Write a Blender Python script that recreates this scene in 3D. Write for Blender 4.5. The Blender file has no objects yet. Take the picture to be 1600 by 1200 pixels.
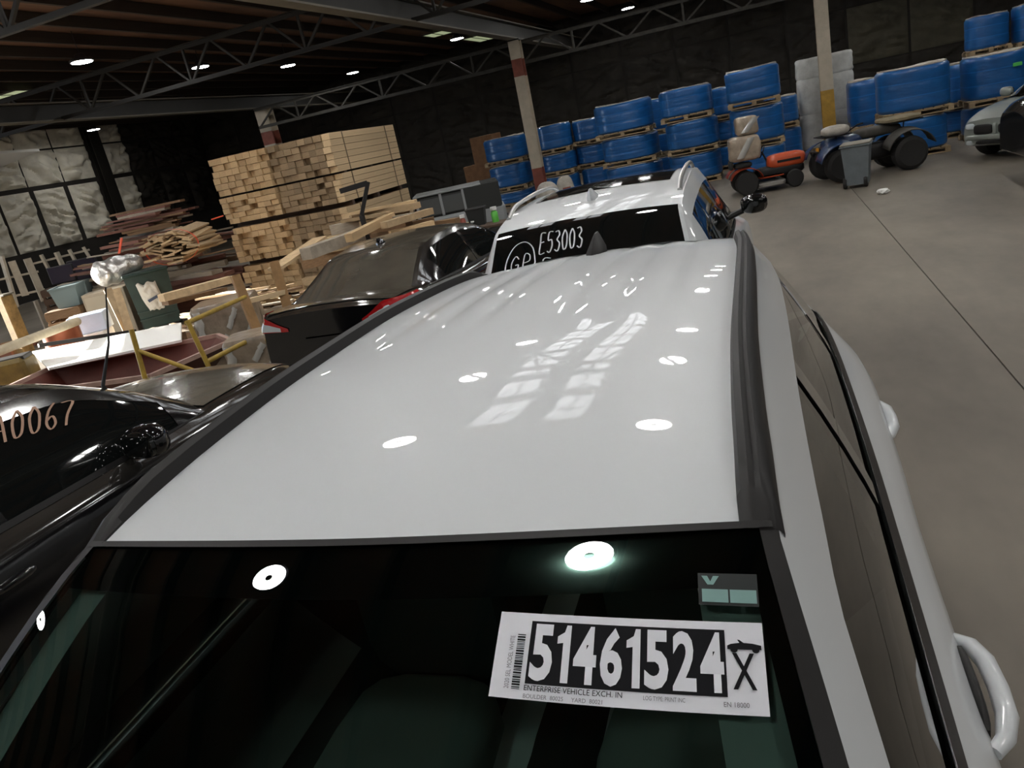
import bpy, bmesh, math, random
import numpy as np
from mathutils import Vector, Matrix
from mathutils.bvhtree import BVHTree
random.seed(7)
PI = math.pi
S = bpy.context.scene
COL = S.collection

# ------------------------------------------------------------------ camera
# world axes: X to the right along the cars' width, Y along the cars' length (away from the
# viewer), Z up; the origin lies under the windscreen's top edge of the nearest white car
CAM = np.array([0.6353, -0.9435, 2.2])
FOCAL = 1200.0
def cam_axes():
    n = np.array([786., -3634., -FOCAL]); n /= np.linalg.norm(n)
    up = -n
    fw = np.array([0, 0, -1.])
    Y = fw - up * fw.dot(up); Y /= np.linalg.norm(Y)
    X = np.cross(Y, up)
    R = np.array([X, Y, up])
    a = math.radians(20.6)
    G = np.array([[math.cos(a), -math.sin(a), 0], [math.sin(a), math.cos(a), 0], [0, 0, 1]])
    return G @ R
RC = cam_axes()
cd = bpy.data.cameras.new('camera')
cd.sensor_fit = 'HORIZONTAL'; cd.sensor_width = 36.0; cd.lens = 36.0 * FOCAL / 1600.0
cd.clip_start = 0.02; cd.clip_end = 300
cam = bpy.data.objects.new('camera', cd); COL.objects.link(cam)
m4 = Matrix.Identity(4)
for i in range(3):
    for j in range(3): m4[i][j] = RC[i][j]
    m4[i][3] = CAM[i]
cam.matrix_world = m4
S.camera = cam
def ray(px, py):
    d = RC @ np.array([px - 800., 600. - py, -FOCAL]); return d / np.linalg.norm(d)
def P(px, py, d): return CAM + ray(px, py) * d
def PZ(px, py, z):
    r = ray(px, py); return CAM + r * (z - CAM[2]) / r[2]
def PY(px, py, y):
    r = ray(px, py); return CAM + r * (y - CAM[1]) / r[1]
def PX(px, py, x):
    r = ray(px, py); return CAM + r * (x - CAM[0]) / r[0]

# ------------------------------------------------------------------ world, sun, exposure
S.view_settings.view_transform = 'Standard'
S.view_settings.look = 'None'
S.view_settings.gamma = 1.0
S.view_settings.use_curve_mapping = False
S.view_settings.exposure = 0.0
LAMP = 94.0           # emission of every high-bay lens
SKYGLOW = 0.32         # skylight panels
wd = bpy.data.worlds.new('sky'); S.world = wd; wd.use_nodes = True
wd.node_tree.nodes['Background'].inputs[0].default_value = (0.62, 0.78, 1.0, 1)
wd.node_tree.nodes['Background'].inputs[1].default_value = 5.0
sl = bpy.data.lights.new('sun', 'SUN'); sl.energy = 48.0; sl.angle = 0.01; sl.color = (1.0, 0.95, 0.86)
sun = bpy.data.objects.new('sun', sl); COL.objects.link(sun)
sun.rotation_euler = Vector((0.985, 0.10, -0.215)).to_track_quat('-Z', 'Y').to_euler()

# ------------------------------------------------------------------ materials
MATS = {}
def mat(name, col, rough=0.6, metal=0.0, coat=0.0, var=0.0, vscale=6.0, bump=0.0, bscale=40.0,
        emit=0.0, rnd=0.0, stretch=None, spec=0.5, col2=None, coatr=0.03, trans=0.0):
    if name in MATS: return MATS[name]
    m = bpy.data.materials.new(name); m.use_nodes = True
    nt = m.node_tree; b = nt.nodes['Principled BSDF']
    c = (*col, 1.0)
    b.inputs['Base Color'].default_value = c
    b.inputs['Roughness'].default_value = rough
    b.inputs['Metallic'].default_value = metal
    b.inputs['Coat Weight'].default_value = coat
    b.inputs['Coat Roughness'].default_value = coatr
    b.inputs['Specular IOR Level'].default_value = spec
    if trans: b.inputs['Transmission Weight'].default_value = trans
    if emit:
        b.inputs['Emission Color'].default_value = c
        b.inputs['Emission Strength'].default_value = emit
    co = nt.nodes.new('ShaderNodeTexCoord'); mp = nt.nodes.new('ShaderNodeMapping')
    nt.links.new(co.outputs['Object'], mp.inputs[0])
    if stretch: mp.inputs['Scale'].default_value = stretch
    if var or col2:
        n = nt.nodes.new('ShaderNodeTexNoise'); n.inputs['Scale'].default_value = vscale
        n.inputs['Detail'].default_value = 5; n.inputs['Roughness'].default_value = 0.65
        nt.links.new(mp.outputs[0], n.inputs['Vector'])
        r = nt.nodes.new('ShaderNodeValToRGB')
        r.color_ramp.elements[0].position = 0.32; r.color_ramp.elements[1].position = 0.68
        a = col2 if col2 else tuple(x * (1 - var) for x in col)
        z = col if col2 else tuple(min(1, x * (1 + var)) for x in col)
        r.color_ramp.elements[0].color = (*a, 1); r.color_ramp.elements[1].color = (*z, 1)
        nt.links.new(n.outputs['Fac'], r.inputs[0])
        out = r.outputs[0]
        if rnd:
            oi = nt.nodes.new('ShaderNodeObjectInfo'); hs = nt.nodes.new('ShaderNodeHueSaturation')
            mr = nt.nodes.new('ShaderNodeMapRange')
            mr.inputs['To Min'].default_value = 1 - rnd; mr.inputs['To Max'].default_value = 1 + rnd
            nt.links.new(oi.outputs['Random'], mr.inputs['Value'])
            nt.links.new(mr.outputs[0], hs.inputs['Value']); nt.links.new(out, hs.inputs['Color'])
            out = hs.outputs[0]
        nt.links.new(out, b.inputs['Base Color'])
    if bump:
        n2 = nt.nodes.new('ShaderNodeTexNoise'); n2.inputs['Scale'].default_value = bscale
        n2.inputs['Detail'].default_value = 6
        nt.links.new(mp.outputs[0], n2.inputs['Vector'])
        bp = nt.nodes.new('ShaderNodeBump'); bp.inputs['Strength'].default_value = bump
        bp.inputs['Distance'].default_value = 0.02
        nt.links.new(n2.outputs['Fac'], bp.inputs['Height']); nt.links.new(bp.outputs[0], b.inputs['Normal'])
    MATS[name] = m
    return m

def glass_mat(name, tint, rough=0.0, clear=0.75):
    """window glass: tinted see-through pane with a mirror-like surface"""
    m = bpy.data.materials.new(name); m.use_nodes = True; nt = m.node_tree
    nt.nodes.remove(nt.nodes['Principled BSDF'])
    t = nt.nodes.new('ShaderNodeBsdfTransparent'); t.inputs[0].default_value = (*tint, 1)
    g = nt.nodes.new('ShaderNodeBsdfGlossy'); g.inputs['Roughness'].default_value = rough
    g.inputs['Color'].default_value = (1, 1, 1, 1)
    f = nt.nodes.new('ShaderNodeFresnel'); f.inputs[0].default_value = 1.5
    mx = nt.nodes.new('ShaderNodeMixShader')
    nt.links.new(f.outputs[0], mx.inputs[0]); nt.links.new(t.outputs[0], mx.inputs[1]); nt.links.new(g.outputs[0], mx.inputs[2])
    nt.links.new(mx.outputs[0], nt.nodes['Material Output'].inputs[0])
    MATS[name] = m; return m

def dusty_mat(name, col, dust, amount, rough=0.12):
    """dark glossy coat under a film of pale dust that settles on surfaces facing up"""
    m = bpy.data.materials.new(name); m.use_nodes = True; nt = m.node_tree
    b = nt.nodes['Principled BSDF']
    b.inputs['Roughness'].default_value = rough; b.inputs['Coat Weight'].default_value = 0.6
    b.inputs['Coat Roughness'].default_value = 0.06
    geo = nt.nodes.new('ShaderNodeNewGeometry'); sp = nt.nodes.new('ShaderNodeSeparateXYZ')
    nt.links.new(geo.outputs['Normal'], sp.inputs[0])
    mr = nt.nodes.new('ShaderNodeMapRange'); mr.inputs['From Min'].default_value = 0.25; mr.inputs['From Max'].default_value = 0.8
    mr.inputs['To Max'].default_value = amount
    nt.links.new(sp.outputs['Z'], mr.inputs['Value'])
    n = nt.nodes.new('ShaderNodeTexNoise'); n.inputs['Scale'].default_value = 3.0; n.inputs['Detail'].default_value = 6
    co = nt.nodes.new('ShaderNodeTexCoord'); nt.links.new(co.outputs['Object'], n.inputs['Vector'])
    mu = nt.nodes.new('ShaderNodeMath'); mu.operation = 'MULTIPLY'
    ad = nt.nodes.new('ShaderNodeMath'); ad.operation = 'ADD'; ad.inputs[1].default_value = 0.5
    nt.links.new(n.outputs['Fac'], ad.inputs[0]); nt.links.new(ad.outputs[0], mu.inputs[0]); nt.links.new(mr.outputs[0], mu.inputs[1])
    mx = nt.nodes.new('ShaderNodeMix'); mx.data_type = 'RGBA'
    mx.inputs[6].default_value = (*col, 1); mx.inputs[7].default_value = (*dust, 1)
    nt.links.new(mu.outputs[0], mx.inputs[0]); nt.links.new(mx.outputs[2], b.inputs['Base Color'])
    MATS[name] = m; return m

# ------------------------------------------------------------------ object helpers
def tag(o, label=None, cat=None, group=None, kind=None):
    if label: o['label'] = label
    if cat: o['category'] = cat
    if group: o['group'] = group
    if kind: o['kind'] = kind
    return o
def empty(name, loc=(0, 0, 0), rz=0.0, label=None, cat=None, group=None):
    o = bpy.data.objects.new(name, None); COL.objects.link(o)
    o.location = tuple(float(v) for v in loc); o.rotation_euler = (0, 0, rz); o.empty_display_size = 0.1
    return tag(o, label, cat, group)
def mesh_obj(name, verts, faces, material, parent=None, smooth=False):
    me = bpy.data.meshes.new(name)
    me.from_pydata([tuple(float(c) for c in v) for v in verts], [], faces)
    me.update()
    if material is not None: me.materials.append(material)
    if smooth: me.polygons.foreach_set('use_smooth', [True] * len(me.polygons))
    o = bpy.data.objects.new(name, me); COL.objects.link(o)
    if parent is not None: o.parent = parent
    return o
def link_mesh(name, me, parent=None, loc=(0, 0, 0), rot=(0, 0, 0), scale=(1, 1, 1)):
    o = bpy.data.objects.new(name, me); COL.objects.link(o)
    if parent is not None: o.parent = parent
    o.location = tuple(float(v) for v in loc); o.rotation_euler = rot; o.scale = scale
    return o
def copy_tree(o, parent=None):
    c = o.copy(); COL.objects.link(c); c.parent = parent
    for ch in list(o.children): copy_tree(ch, c)
    return c

class MB:
    """collects shapes and links them as ONE mesh"""
    def __init__(self): self.v = []; self.f = []
    def add(self, verts, faces):
        n = len(self.v); self.v += [tuple(float(c) for c in v) for v in verts]
        self.f += [tuple(i + n for i in f) for f in faces]; return self
    def box(self, c, s, rot=None, bev=0.0):
        x, y, z = (k / 2 for k in s)
        if bev > 0:
            b = min(bev, x * .9, y * .9, z * .9)
            vs = []; idx = {}
            for sx in (-1, 1):
                for sy in (-1, 1):
                    for sz in (-1, 1):
                        for ax in range(3):
                            p = [sx * (x - b), sy * (y - b), sz * (z - b)]
                            p[ax] = (sx * x, sy * y, sz * z)[ax]
                            idx[(sx, sy, sz, ax)] = len(vs); vs.append(Vector(p))
            fs = []
            for ax in range(3):
                o1, o2 = [(1, 2), (2, 0), (0, 1)][ax]
                for s1 in (-1, 1):
                    q = []
                    for (a, d) in ((-1, -1), (1, -1), (1, 1), (-1, 1)):
                        k = [0, 0, 0]; k[ax] = s1; k[o1] = a; k[o2] = d; q.append(idx[(*k, ax)])
                    fs.append(tuple(q if s1 > 0 else q[::-1]))
                for a in (-1, 1):
                    for d in (-1, 1):
                        k0 = [0, 0, 0]; k1 = [0, 0, 0]
                        k0[o1] = k1[o1] = a; k0[o2] = k1[o2] = d; k0[ax] = -1; k1[ax] = 1
                        q = [idx[(*k0, o1)], idx[(*k1, o1)], idx[(*k1, o2)], idx[(*k0, o2)]]
                        fs.append(tuple(q if a * d < 0 else q[::-1]))
            for sx in (-1, 1):
                for sy in (-1, 1):
                    for sz in (-1, 1):
                        q = [idx[(sx, sy, sz, k)] for k in range(3)]
                        fs.append(tuple(q if sx * sy * sz > 0 else q[::-1]))
        else:
            vs = [Vector((a * x, d * y, e * z)) for a in (-1, 1) for d in (-1, 1) for e in (-1, 1)]
            fs = [(0, 1, 3, 2), (4, 6, 7, 5), (0, 4, 5, 1), (2, 3, 7, 6), (0, 2, 6, 4), (1, 5, 7, 3)]
        if rot is not None:
            R = rot if isinstance(rot, Matrix) else Matrix.Rotation(rot, 3, 'Z')
            vs = [R @ v for v in vs]
        C = Vector([float(k) for k in c])
        return self.add([v + C for v in vs], fs)
    def bar(self, a, b, w, h=None, roll=0.0, bev=0.0):
        a = Vector([float(k) for k in a]); b = Vector([float(k) for k in b]); d = b - a
        q = d.to_track_quat('X', 'Z').to_matrix() @ Matrix.Rotation(roll, 3, 'X')
        return self.box((a + b) / 2, (d.length, w, h or w), q, bev)
    def tube(self, pts, r, seg=8, caps=True):
        pts = [Vector([float(k) for k in p]) for p in pts]
        rs = r if isinstance(r, (list, tuple)) else [r] * len(pts)
        n0 = len(self.v); rings = []
        prev = None
        for i, p in enumerate(pts):
            t = (pts[min(i + 1, len(pts) - 1)] - pts[max(i - 1, 0)]).normalized()
            if prev is None:
                up = Vector((0, 0, 1)) if abs(t.z) < 0.9 else Vector((1, 0, 0))
                e1 = t.cross(up).normalized()
            else:
                e1 = (prev - t * prev.dot(t)).normalized()
            e2 = t.cross(e1); prev = e1
            rings.append([p + (e1 * math.cos(2 * PI * k / seg) + e2 * math.sin(2 * PI * k / seg)) * rs[i] for k in range(seg)])
        vs = [v for rg in rings for v in rg]; fs = []
        for i in range(len(pts) - 1):
            for k in range(seg):
                k2 = (k + 1) % seg
                fs.append((i * seg + k, i * seg + k2, (i + 1) * seg + k2, (i + 1) * seg + k))
        if caps:
            fs.append(tuple(range(seg))[::-1]); fs.append(tuple((len(pts) - 1) * seg + k for k in range(seg)))
        return self.add(vs, fs)
    def lathe(self, prof, c=(0, 0, 0), seg=24, axis='Z'):
        vs = []; fs = []
        n = len(prof)
        for k in range(seg):
            a = 2 * PI * k / seg
            for (r, z) in prof:
                if axis == 'Z': p = (r * math.cos(a), r * math.sin(a), z)
                elif axis == 'X': p = (z, r * math.cos(a), r * math.sin(a))
                else: p = (r * math.sin(a), z, r * math.cos(a))
                vs.append((p[0] + c[0], p[1] + c[1], p[2] + c[2]))
        for k in range(seg):
            k2 = (k + 1) % seg
            for i in range(n - 1):
                fs.append((k * n + i, k2 * n + i, k2 * n + i + 1, k * n + i + 1))
        if prof[0][0] > 1e-4: fs.append(tuple(k * n for k in range(seg))[::-1])
        if prof[-1][0] > 1e-4: fs.append(tuple(k * n + n - 1 for k in range(seg)))
        return self.add(vs, fs)
    def grid(self, f, nu, nv, flip=False):
        vs = [f(i / nu, j / nv) for j in range(nv + 1) for i in range(nu + 1)]
        fs = []
        for j in range(nv):
            for i in range(nu):
                a = j * (nu + 1) + i
                q = (a, a + 1, a + nu + 2, a + nu + 1)
                fs.append(q[::-1] if flip else q)
        return self.add(vs, fs)
    def prism(self, poly, z0, z1):
        """polygon in XY (counter-clockwise) extruded in Z"""
        n = len(poly)
        vs = [(p[0], p[1], z0) for p in poly] + [(p[0], p[1], z1) for p in poly]
        fs = [tuple(range(n))[::-1], tuple(range(n, 2 * n))]
        fs += [(i, (i + 1) % n, n + (i + 1) % n, n + i) for i in range(n)]
        return self.add(vs, fs)
    def build(self, name, material, parent=None, smooth=False, solid=0.0):
        o = mesh_obj(name, self.v, self.f, material, parent, smooth)
        if smooth:
            o.data.set_sharp_from_angle(angle=math.radians(38))
        if solid:
            md = o.modifiers.new('thickness', 'SOLIDIFY'); md.thickness = solid; md.offset = -1
        return o
CUBE = {}
def cube_mesh(material, bev=0.0):
    k = (material.name, bev)
    if k not in CUBE:
        me = bpy.data.meshes.new('board'); b = MB().box((0, 0, 0), (1, 1, 1))
        me.from_pydata(b.v, [], b.f); me.materials.append(material); me.update(); CUBE[k] = me
    return CUBE[k]
def board(name, material, c, s, rot=(0, 0, 0), parent=None):
    return link_mesh(name, cube_mesh(material), parent, c, rot, s)

def pchip(tab):
    """smooth monotone interpolation of rows (y, a, b, ...) over y"""
    t = np.array(sorted(tab), float); x = t[:, 0]; V = t[:, 1:]
    h = np.diff(x); d = np.diff(V, axis=0) / h[:, None]
    m = np.zeros_like(V); m[0] = d[0]; m[-1] = d[-1]
    for i in range(1, len(x) - 1):
        for k in range(V.shape[1]):
            if d[i - 1, k] * d[i, k] > 0:
                w1 = 2 * h[i] + h[i - 1]; w2 = h[i] + 2 * h[i - 1]
                m[i, k] = (w1 + w2) / (w1 / d[i - 1, k] + w2 / d[i, k])
    def f(y):
        y = min(max(y, x[0]), x[-1]); i = min(int(np.searchsorted(x, y, 'right')) - 1, len(x) - 2); i = max(i, 0)
        s = (y - x[i]) / h[i]
        r = (1 + 2 * s) * (1 - s) ** 2 * V[i] + s * (1 - s) ** 2 * h[i] * m[i] + s * s * (3 - 2 * s) * V[i + 1] + s * s * (s - 1) * h[i] * m[i + 1]
        return r if len(r) > 1 else float(r[0])
    return f

def text_on(name, s, mapping, boxr, material, parent, bold=0.0, keep=None):
    """lettering laid on a surface: mapping(a, b) gives the point, boxr = (a0, a1, b0, b1)"""
    cu = bpy.data.curves.new('lettering', 'FONT'); cu.body = s; cu.offset = bold
    cu.resolution_u = 3
    ob = bpy.data.objects.new('lettering', cu); COL.objects.link(ob)
    dg = bpy.context.evaluated_depsgraph_get(); dg.update()
    me = bpy.data.meshes.new_from_object(ob.evaluated_get(dg))
    bpy.data.objects.remove(ob); bpy.data.curves.remove(cu)
    me.name = name
    co = np.array([v.co for v in me.vertices])
    lo = co.min(0); hi = co.max(0)
    a0, a1, b0, b1 = boxr
    for v in me.vertices:
        fa = (v.co.x - lo[0]) / (hi[0] - lo[0]); fb = (v.co.y - lo[1]) / (hi[1] - lo[1])
        v.co = Vector([float(k) for k in mapping(a0 + (a1 - a0) * fa, b0 + (b1 - b0) * fb)])
    me.materials.clear(); me.materials.append(material)
    o = bpy.data.objects.new(name, me); COL.objects.link(o); o.parent = parent
    return o

def ribbon_on(name, lines, width, mapping, material, parent):
    """hand-drawn strokes laid on a surface"""
    b = MB()
    for ln in lines:
        pts = []
        for i in range(len(ln) - 1):
            for k in range(4):
                t = k / 4; p0 = ln[max(i - 1, 0)]; p1 = ln[i]; p2 = ln[i + 1]; p3 = ln[min(i + 2, len(ln) - 1)]
                pts.append(tuple(0.5 * ((2 * p1[c]) + (-p0[c] + p2[c]) * t + (2 * p0[c] - 5 * p1[c] + 4 * p2[c] - p3[c]) * t * t + (-p0[c] + 3 * p1[c] - 3 * p2[c] + p3[c]) * t ** 3) for c in (0, 1)))
        pts.append(ln[-1])
        vs = []
        for i, p in enumerate(pts):
            q = pts[min(i + 1, len(pts) - 1)]; r = pts[max(i - 1, 0)]
            dx, dy = q[0] - r[0], q[1] - r[1]; L = math.hypot(dx, dy) or 1
            nx, ny = -dy / L * width / 2, dx / L * width / 2
            vs.append(mapping(p[0] + nx, p[1] + ny)); vs.append(mapping(p[0] - nx, p[1] - ny))
        b.add(vs, [(2 * i, 2 * i + 1, 2 * i + 3, 2 * i + 2) for i in range(len(pts) - 1)])
    return b.build(name, material, parent)
from mathutils import noise as mn
# ------------------------------------------------------------------ palette
m_floor = mat('worn_concrete', (0.165, 0.142, 0.113), 0.62, var=0.30, vscale=0.7, bump=0.12, bscale=7.0, stretch=(1, 0.45, 1))
m_joint = mat('floor_joint', (0.05, 0.045, 0.04), 0.9)
m_wall = mat('dark_sheet_wall', (0.022, 0.019, 0.016), 0.9, var=0.3, vscale=0.8)
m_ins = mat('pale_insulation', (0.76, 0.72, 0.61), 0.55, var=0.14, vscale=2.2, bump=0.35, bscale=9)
m_insd = mat('dark_insulation', (0.024, 0.020, 0.015), 0.8, var=0.45, vscale=1.2, bump=0.4, bscale=8)
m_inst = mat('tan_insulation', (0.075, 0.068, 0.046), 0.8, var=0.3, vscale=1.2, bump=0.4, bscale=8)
m_deck = mat('brown_roof_deck', (0.15, 0.078, 0.045), 0.8, var=0.45, vscale=0.5, stretch=(3, 0.5, 1))
m_purlin = mat('dark_purlin', (0.035, 0.026, 0.02), 0.8, var=0.3)
m_steel = mat('painted_beam', (0.11, 0.097, 0.072), 0.55, var=0.2, vscale=1.5)
m_truss = mat('grey_truss_paint', (0.042, 0.038, 0.03), 0.6, var=0.3)
m_steeld = mat('dark_beam', (0.014, 0.0125, 0.01), 0.6, var=0.25, vscale=1.5)
m_col = mat('cream_column_paint', (0.46, 0.40, 0.31), 0.5, var=0.12, vscale=3)
m_colred = mat('oxide_red_paint', (0.20, 0.055, 0.035), 0.6, var=0.25, vscale=5)
m_colyel = mat('worn_yellow_paint', (0.42, 0.24, 0.035), 0.6, var=0.25, vscale=5)
m_white = mat('white_board', (0.86, 0.86, 0.83), 0.6)
m_lens = mat('lamp_lens', (1.0, 0.985, 0.95), 0.4, emit=LAMP)
m_lens_mid = mat('lamp_driver_grey', (0.25, 0.25, 0.25), 0.5)
m_lampcase = mat('lamp_case', (0.05, 0.05, 0.06), 0.4, metal=0.4)
m_sky = mat('frosted_skylight', (0.80, 0.92, 0.55), 0.7, emit=SKYGLOW)
m_roofglass = mat('roof_window_pane', (0.95, 0.97, 1.0), 0.5, emit=SKYGLOW * 8.0)
m_mull = mat('skylight_bar', (0.12, 0.11, 0.09), 0.6)

# ------------------------------------------------------------------ room
U0, U1, V0, V1, ZC = -24.0, 14.0, -12.0, 31.0, 5.8
fl = tag(MB().box(((U0 + U1) / 2, (V0 + V1) / 2, -0.111), (U1 - U0, V1 - V0, 0.2)).build('floor', m_joint), kind='structure')
cuts_u = [U0, -16.2, -10.1, -4.0, 2.06, 8.1, U1]; cuts_v = [V0, 1.0, 22.5, V1]
for i in range(len(cuts_u) - 1):
    for j in range(len(cuts_v) - 1):
        a, b = cuts_u[i] + .006, cuts_u[i + 1] - .006; c, d = cuts_v[j] + .006, cuts_v[j + 1] - .006
        MB().box(((a + b) / 2, (c + d) / 2, -0.006), (b - a, d - c, 0.012)).build('slab', m_floor, fl)
cl = tag(MB().box(((U0 + U1) / 2, (V0 + V1) / 2, ZC + 0.1), (U1 - U0, V1 - V0, 0.2)).build('ceiling', m_deck), kind='structure')
for i in range(34):
    u = U0 + 0.6 + i * 1.12
    if u > U1 - .2: break
    link_mesh('purlin', cube_mesh(m_purlin), cl, (u, (V0 + V1) / 2, ZC - 0.11), (0, 0, 0), (0.07, V1 - V0, 0.2))
wall = tag(MB().box((U0 - .1, (V0 + 3.5) / 2, ZC / 2), (.2, 3.5 - V0, ZC)).box((U0 - .1, (9.5 + V1) / 2, ZC / 2), (.2, V1 - 9.5, ZC))
           .box((U0 - .1, 6.5, (4.2 + ZC) / 2), (.2, 6.0, ZC - 4.2)).build('wall_left', m_wall), kind='structure')
wb = tag(MB().box(((U0 + U1) / 2, V1 + .1, ZC / 2), (U1 - U0 + .4, .2, ZC)).build('wall_back', m_wall), kind='structure')
tag(MB().box((U1 + .1, (V0 + V1) / 2, ZC / 2), (.2, V1 - V0, ZC)).build('wall_right', m_wall), kind='structure')
tag(MB().box(((U0 + U1) / 2, V0 - .1, ZC / 2), (U1 - U0 + .4, .2, ZC)).build('wall_front', m_wall), kind='structure')
tag(MB().box((U0 - 25.2, 6.5, -0.12), (50, 60, 0.2)).build('yard', mat('yard_asphalt', (0.16, 0.155, 0.15), 0.9, var=0.2)), kind='structure')

def puff(name, u_len, h, seed, material, parent, depth=0.13):
    """one quilted insulation blanket hanging in the X-Z plane, bulging toward -Y"""
    def f(a, b):
        e = min(1, 5.5 * min(a, 1 - a)) ** .5 * min(1, 5.5 * min(b, 1 - b)) ** .5
        n = mn.noise((a * u_len * 1.4 + seed * 7.1, b * h * 2.0, seed)) * .8 + mn.noise((a * u_len * 3 + seed, b * h * 6 + 2 * a, seed * 3)) * .45
        wr = 1 - min(1, 3.2 * abs(mn.noise((a * 1.6 + seed, b * h * 3.2 + 2.2 * a * math.sin(seed), seed * 5.))))
        return (a * u_len, -e * depth * max(.12, 0.85 + n - 0.75 * wr) - 0.012, b * h)
    nu = 26; nv = int(18 * max(1, h))
    return MB().grid(f, nu, nv).build(name, material, parent, smooth=True)
seams = [15.0, 16.6, 18.1, 19.6, 20.98, 22.6, 24.15, 24.78, 26.1, 27.6, 29.2, 30.9]
k = 0
for (z0, z1) in ((1.62, 3.62), (3.78, 4.96), (5.02, 5.72)):
    for i in range(len(seams) - 1):
        if abs(seams[i] - 24.15) < .01: continue
        gap = 0.06 if z0 < 2 else .03
        if z0 < 2 and abs(seams[i] - 20.98) < .01: gap = .15
        k += 1
        o = puff('insulation_blanket', seams[i + 1] - seams[i] - 2 * gap, z1 - z0, k * 1.37, m_ins if seams[i] < 25.5 else m_insd, wall, 0.24)  # far blankets get the dark facing, which also stands in for fading daylight
        o.location = (U0 + .005, seams[i] + gap, z0); o.rotation_euler = (0, 0, PI / 2)
H = MB().box((0, 0, 2.85), (.05, .5, 5.7)).box((-.2, 0, 2.85), (.04, .5, 5.7)).box((-.1, 0, 2.85), (.2, .06, 5.7))
wc = H.build('wall_column', m_steeld); wc.location = (U0 + .3, 24.46, 0); tag(wc, 'dark steel column standing against the pale insulated wall', 'column')
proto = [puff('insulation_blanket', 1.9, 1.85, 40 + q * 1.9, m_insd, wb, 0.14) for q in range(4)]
n = 0
for r, z0 in enumerate((0.05, 1.95, 3.85)):
    for i in range(19):
        u = U0 + 0.1 + i * 1.98
        if n < 4: o = proto[n]
        else:
            o = proto[(n * 7 + r) % 4].copy(); COL.objects.link(o); o.parent = wb
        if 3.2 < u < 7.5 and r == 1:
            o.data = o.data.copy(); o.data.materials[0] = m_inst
        o.location = (u, V1 - .005, z0); n += 1

# columns, girders and trusses
COLS = [(-14.3, 21.9), (-5.5, 21.2), (2.28, 21.2)]
def column(u, v, w, bands, label):
    t = empty('steel_column', (u, v, 0), 0, label, 'column')
    zs = [0.0] + [z for b in bands for z in b[:2]] + [4.5]
    mats_ = {}
    for (a, b, mm) in bands: mats_[(a, b)] = mm
    cuts = sorted(set(zs))
    for a, b in zip(cuts[:-1], cuts[1:]):
        mm = mats_.get((a, b)); q = MB()
        q.box((0, -w * .45, (a + b) / 2), (w, .03, b - a)).box((0, w * .45, (a + b) / 2), (w, .03, b - a)).box((0, 0, (a + b) / 2), (.03, w * .9, b - a))
        q.build('painted_band' if mm else 'shaft', mm or m_col, t)
    MB().box((0, 0, .015), (w * 1.5, w * 1.5, .03)).build('base_plate', m_steeld, t)
    MB().box((0, 0, 4.485), (w * 1.2, w * 1.2, .03)).build('cap_plate', m_steeld, t)
column(COLS[0][0], COLS[0][1], .42, [(3.35, 3.75, m_colred)], 'pale steel column rising behind the tall lumber stack')
column(COLS[1][0], COLS[1][1], .30, [(0.0, 1.05, m_colred), (3.55, 4.0, m_colred)], 'cream steel column with red painted foot between the blue stacks')
column(COLS[2][0], COLS[2][1], .30, [(0.0, 1.55, m_colyel)], 'tall cream column with yellow foot in front of the white wrapped pallet')
for u, nm in ((-14.6, 'long steel roof girder over the left side of the hall'), (-5.5, 'long steel roof girder resting on the red-footed column'), (2.3, 'long steel roof girder above the yellow-footed column')):
    g = empty('roof_girder', (u, 0, 4.5), 0, nm, 'beam')
    L = V1 - V0 - .1; c = (V0 + V1) / 2
    MB().box((0, c, .015), (.26, L, .03)).build('lower_flange', m_steel, g)
    MB().box((0, c, .4), (.26, L, .03)).build('upper_flange', m_steel, g)
    MB().box((0, c, .21), (.02, L, .36)).build('web_plate', m_steeld, g)
def truss(v, zb, zt, label, mm, u0=U0 + .1):
    t = empty('roof_truss', (0, v, zb), 0, label, 'truss')
    u1 = U1 - .1; c = (u0 + u1) / 2; h = zt - zb
    MB().box((c, -.045, 0), (u1 - u0, .08, .012)).box((c, -.01, .04), (u1 - u0, .012, .09)).build('bottom_chord', mm, t)
    MB().box((c, -.045, h), (u1 - u0, .08, .012)).box((c, -.01, h - .04), (u1 - u0, .012, .09)).build('top_chord', mm, t)
    q = MB(); n = int((u1 - u0) / 1.43); s = (u1 - u0) / n
    for i in range(n):
        a = u0 + i * s
        q.bar((a, .03, .03), (a + s / 2, .03, h - .03), .045).bar((a + s / 2, .03, h - .03), (a + s, .03, .03), .045)
        if i % 2: q.bar((a, .03, .03), (a, .03, h - .03), .05)
    q.build('web_bars', mm, t)
truss(21.55, 3.86, 4.48, 'light steel lattice truss meeting the head of the red-footed column', m_truss, -14.4)
truss(14.2, 4.52, 5.3, 'lattice truss crossing the hall in front of the column row', m_steeld)
truss(7.2, 4.52, 5.3, 'lattice truss nearest overhead at the upper left', m_steeld)

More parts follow.
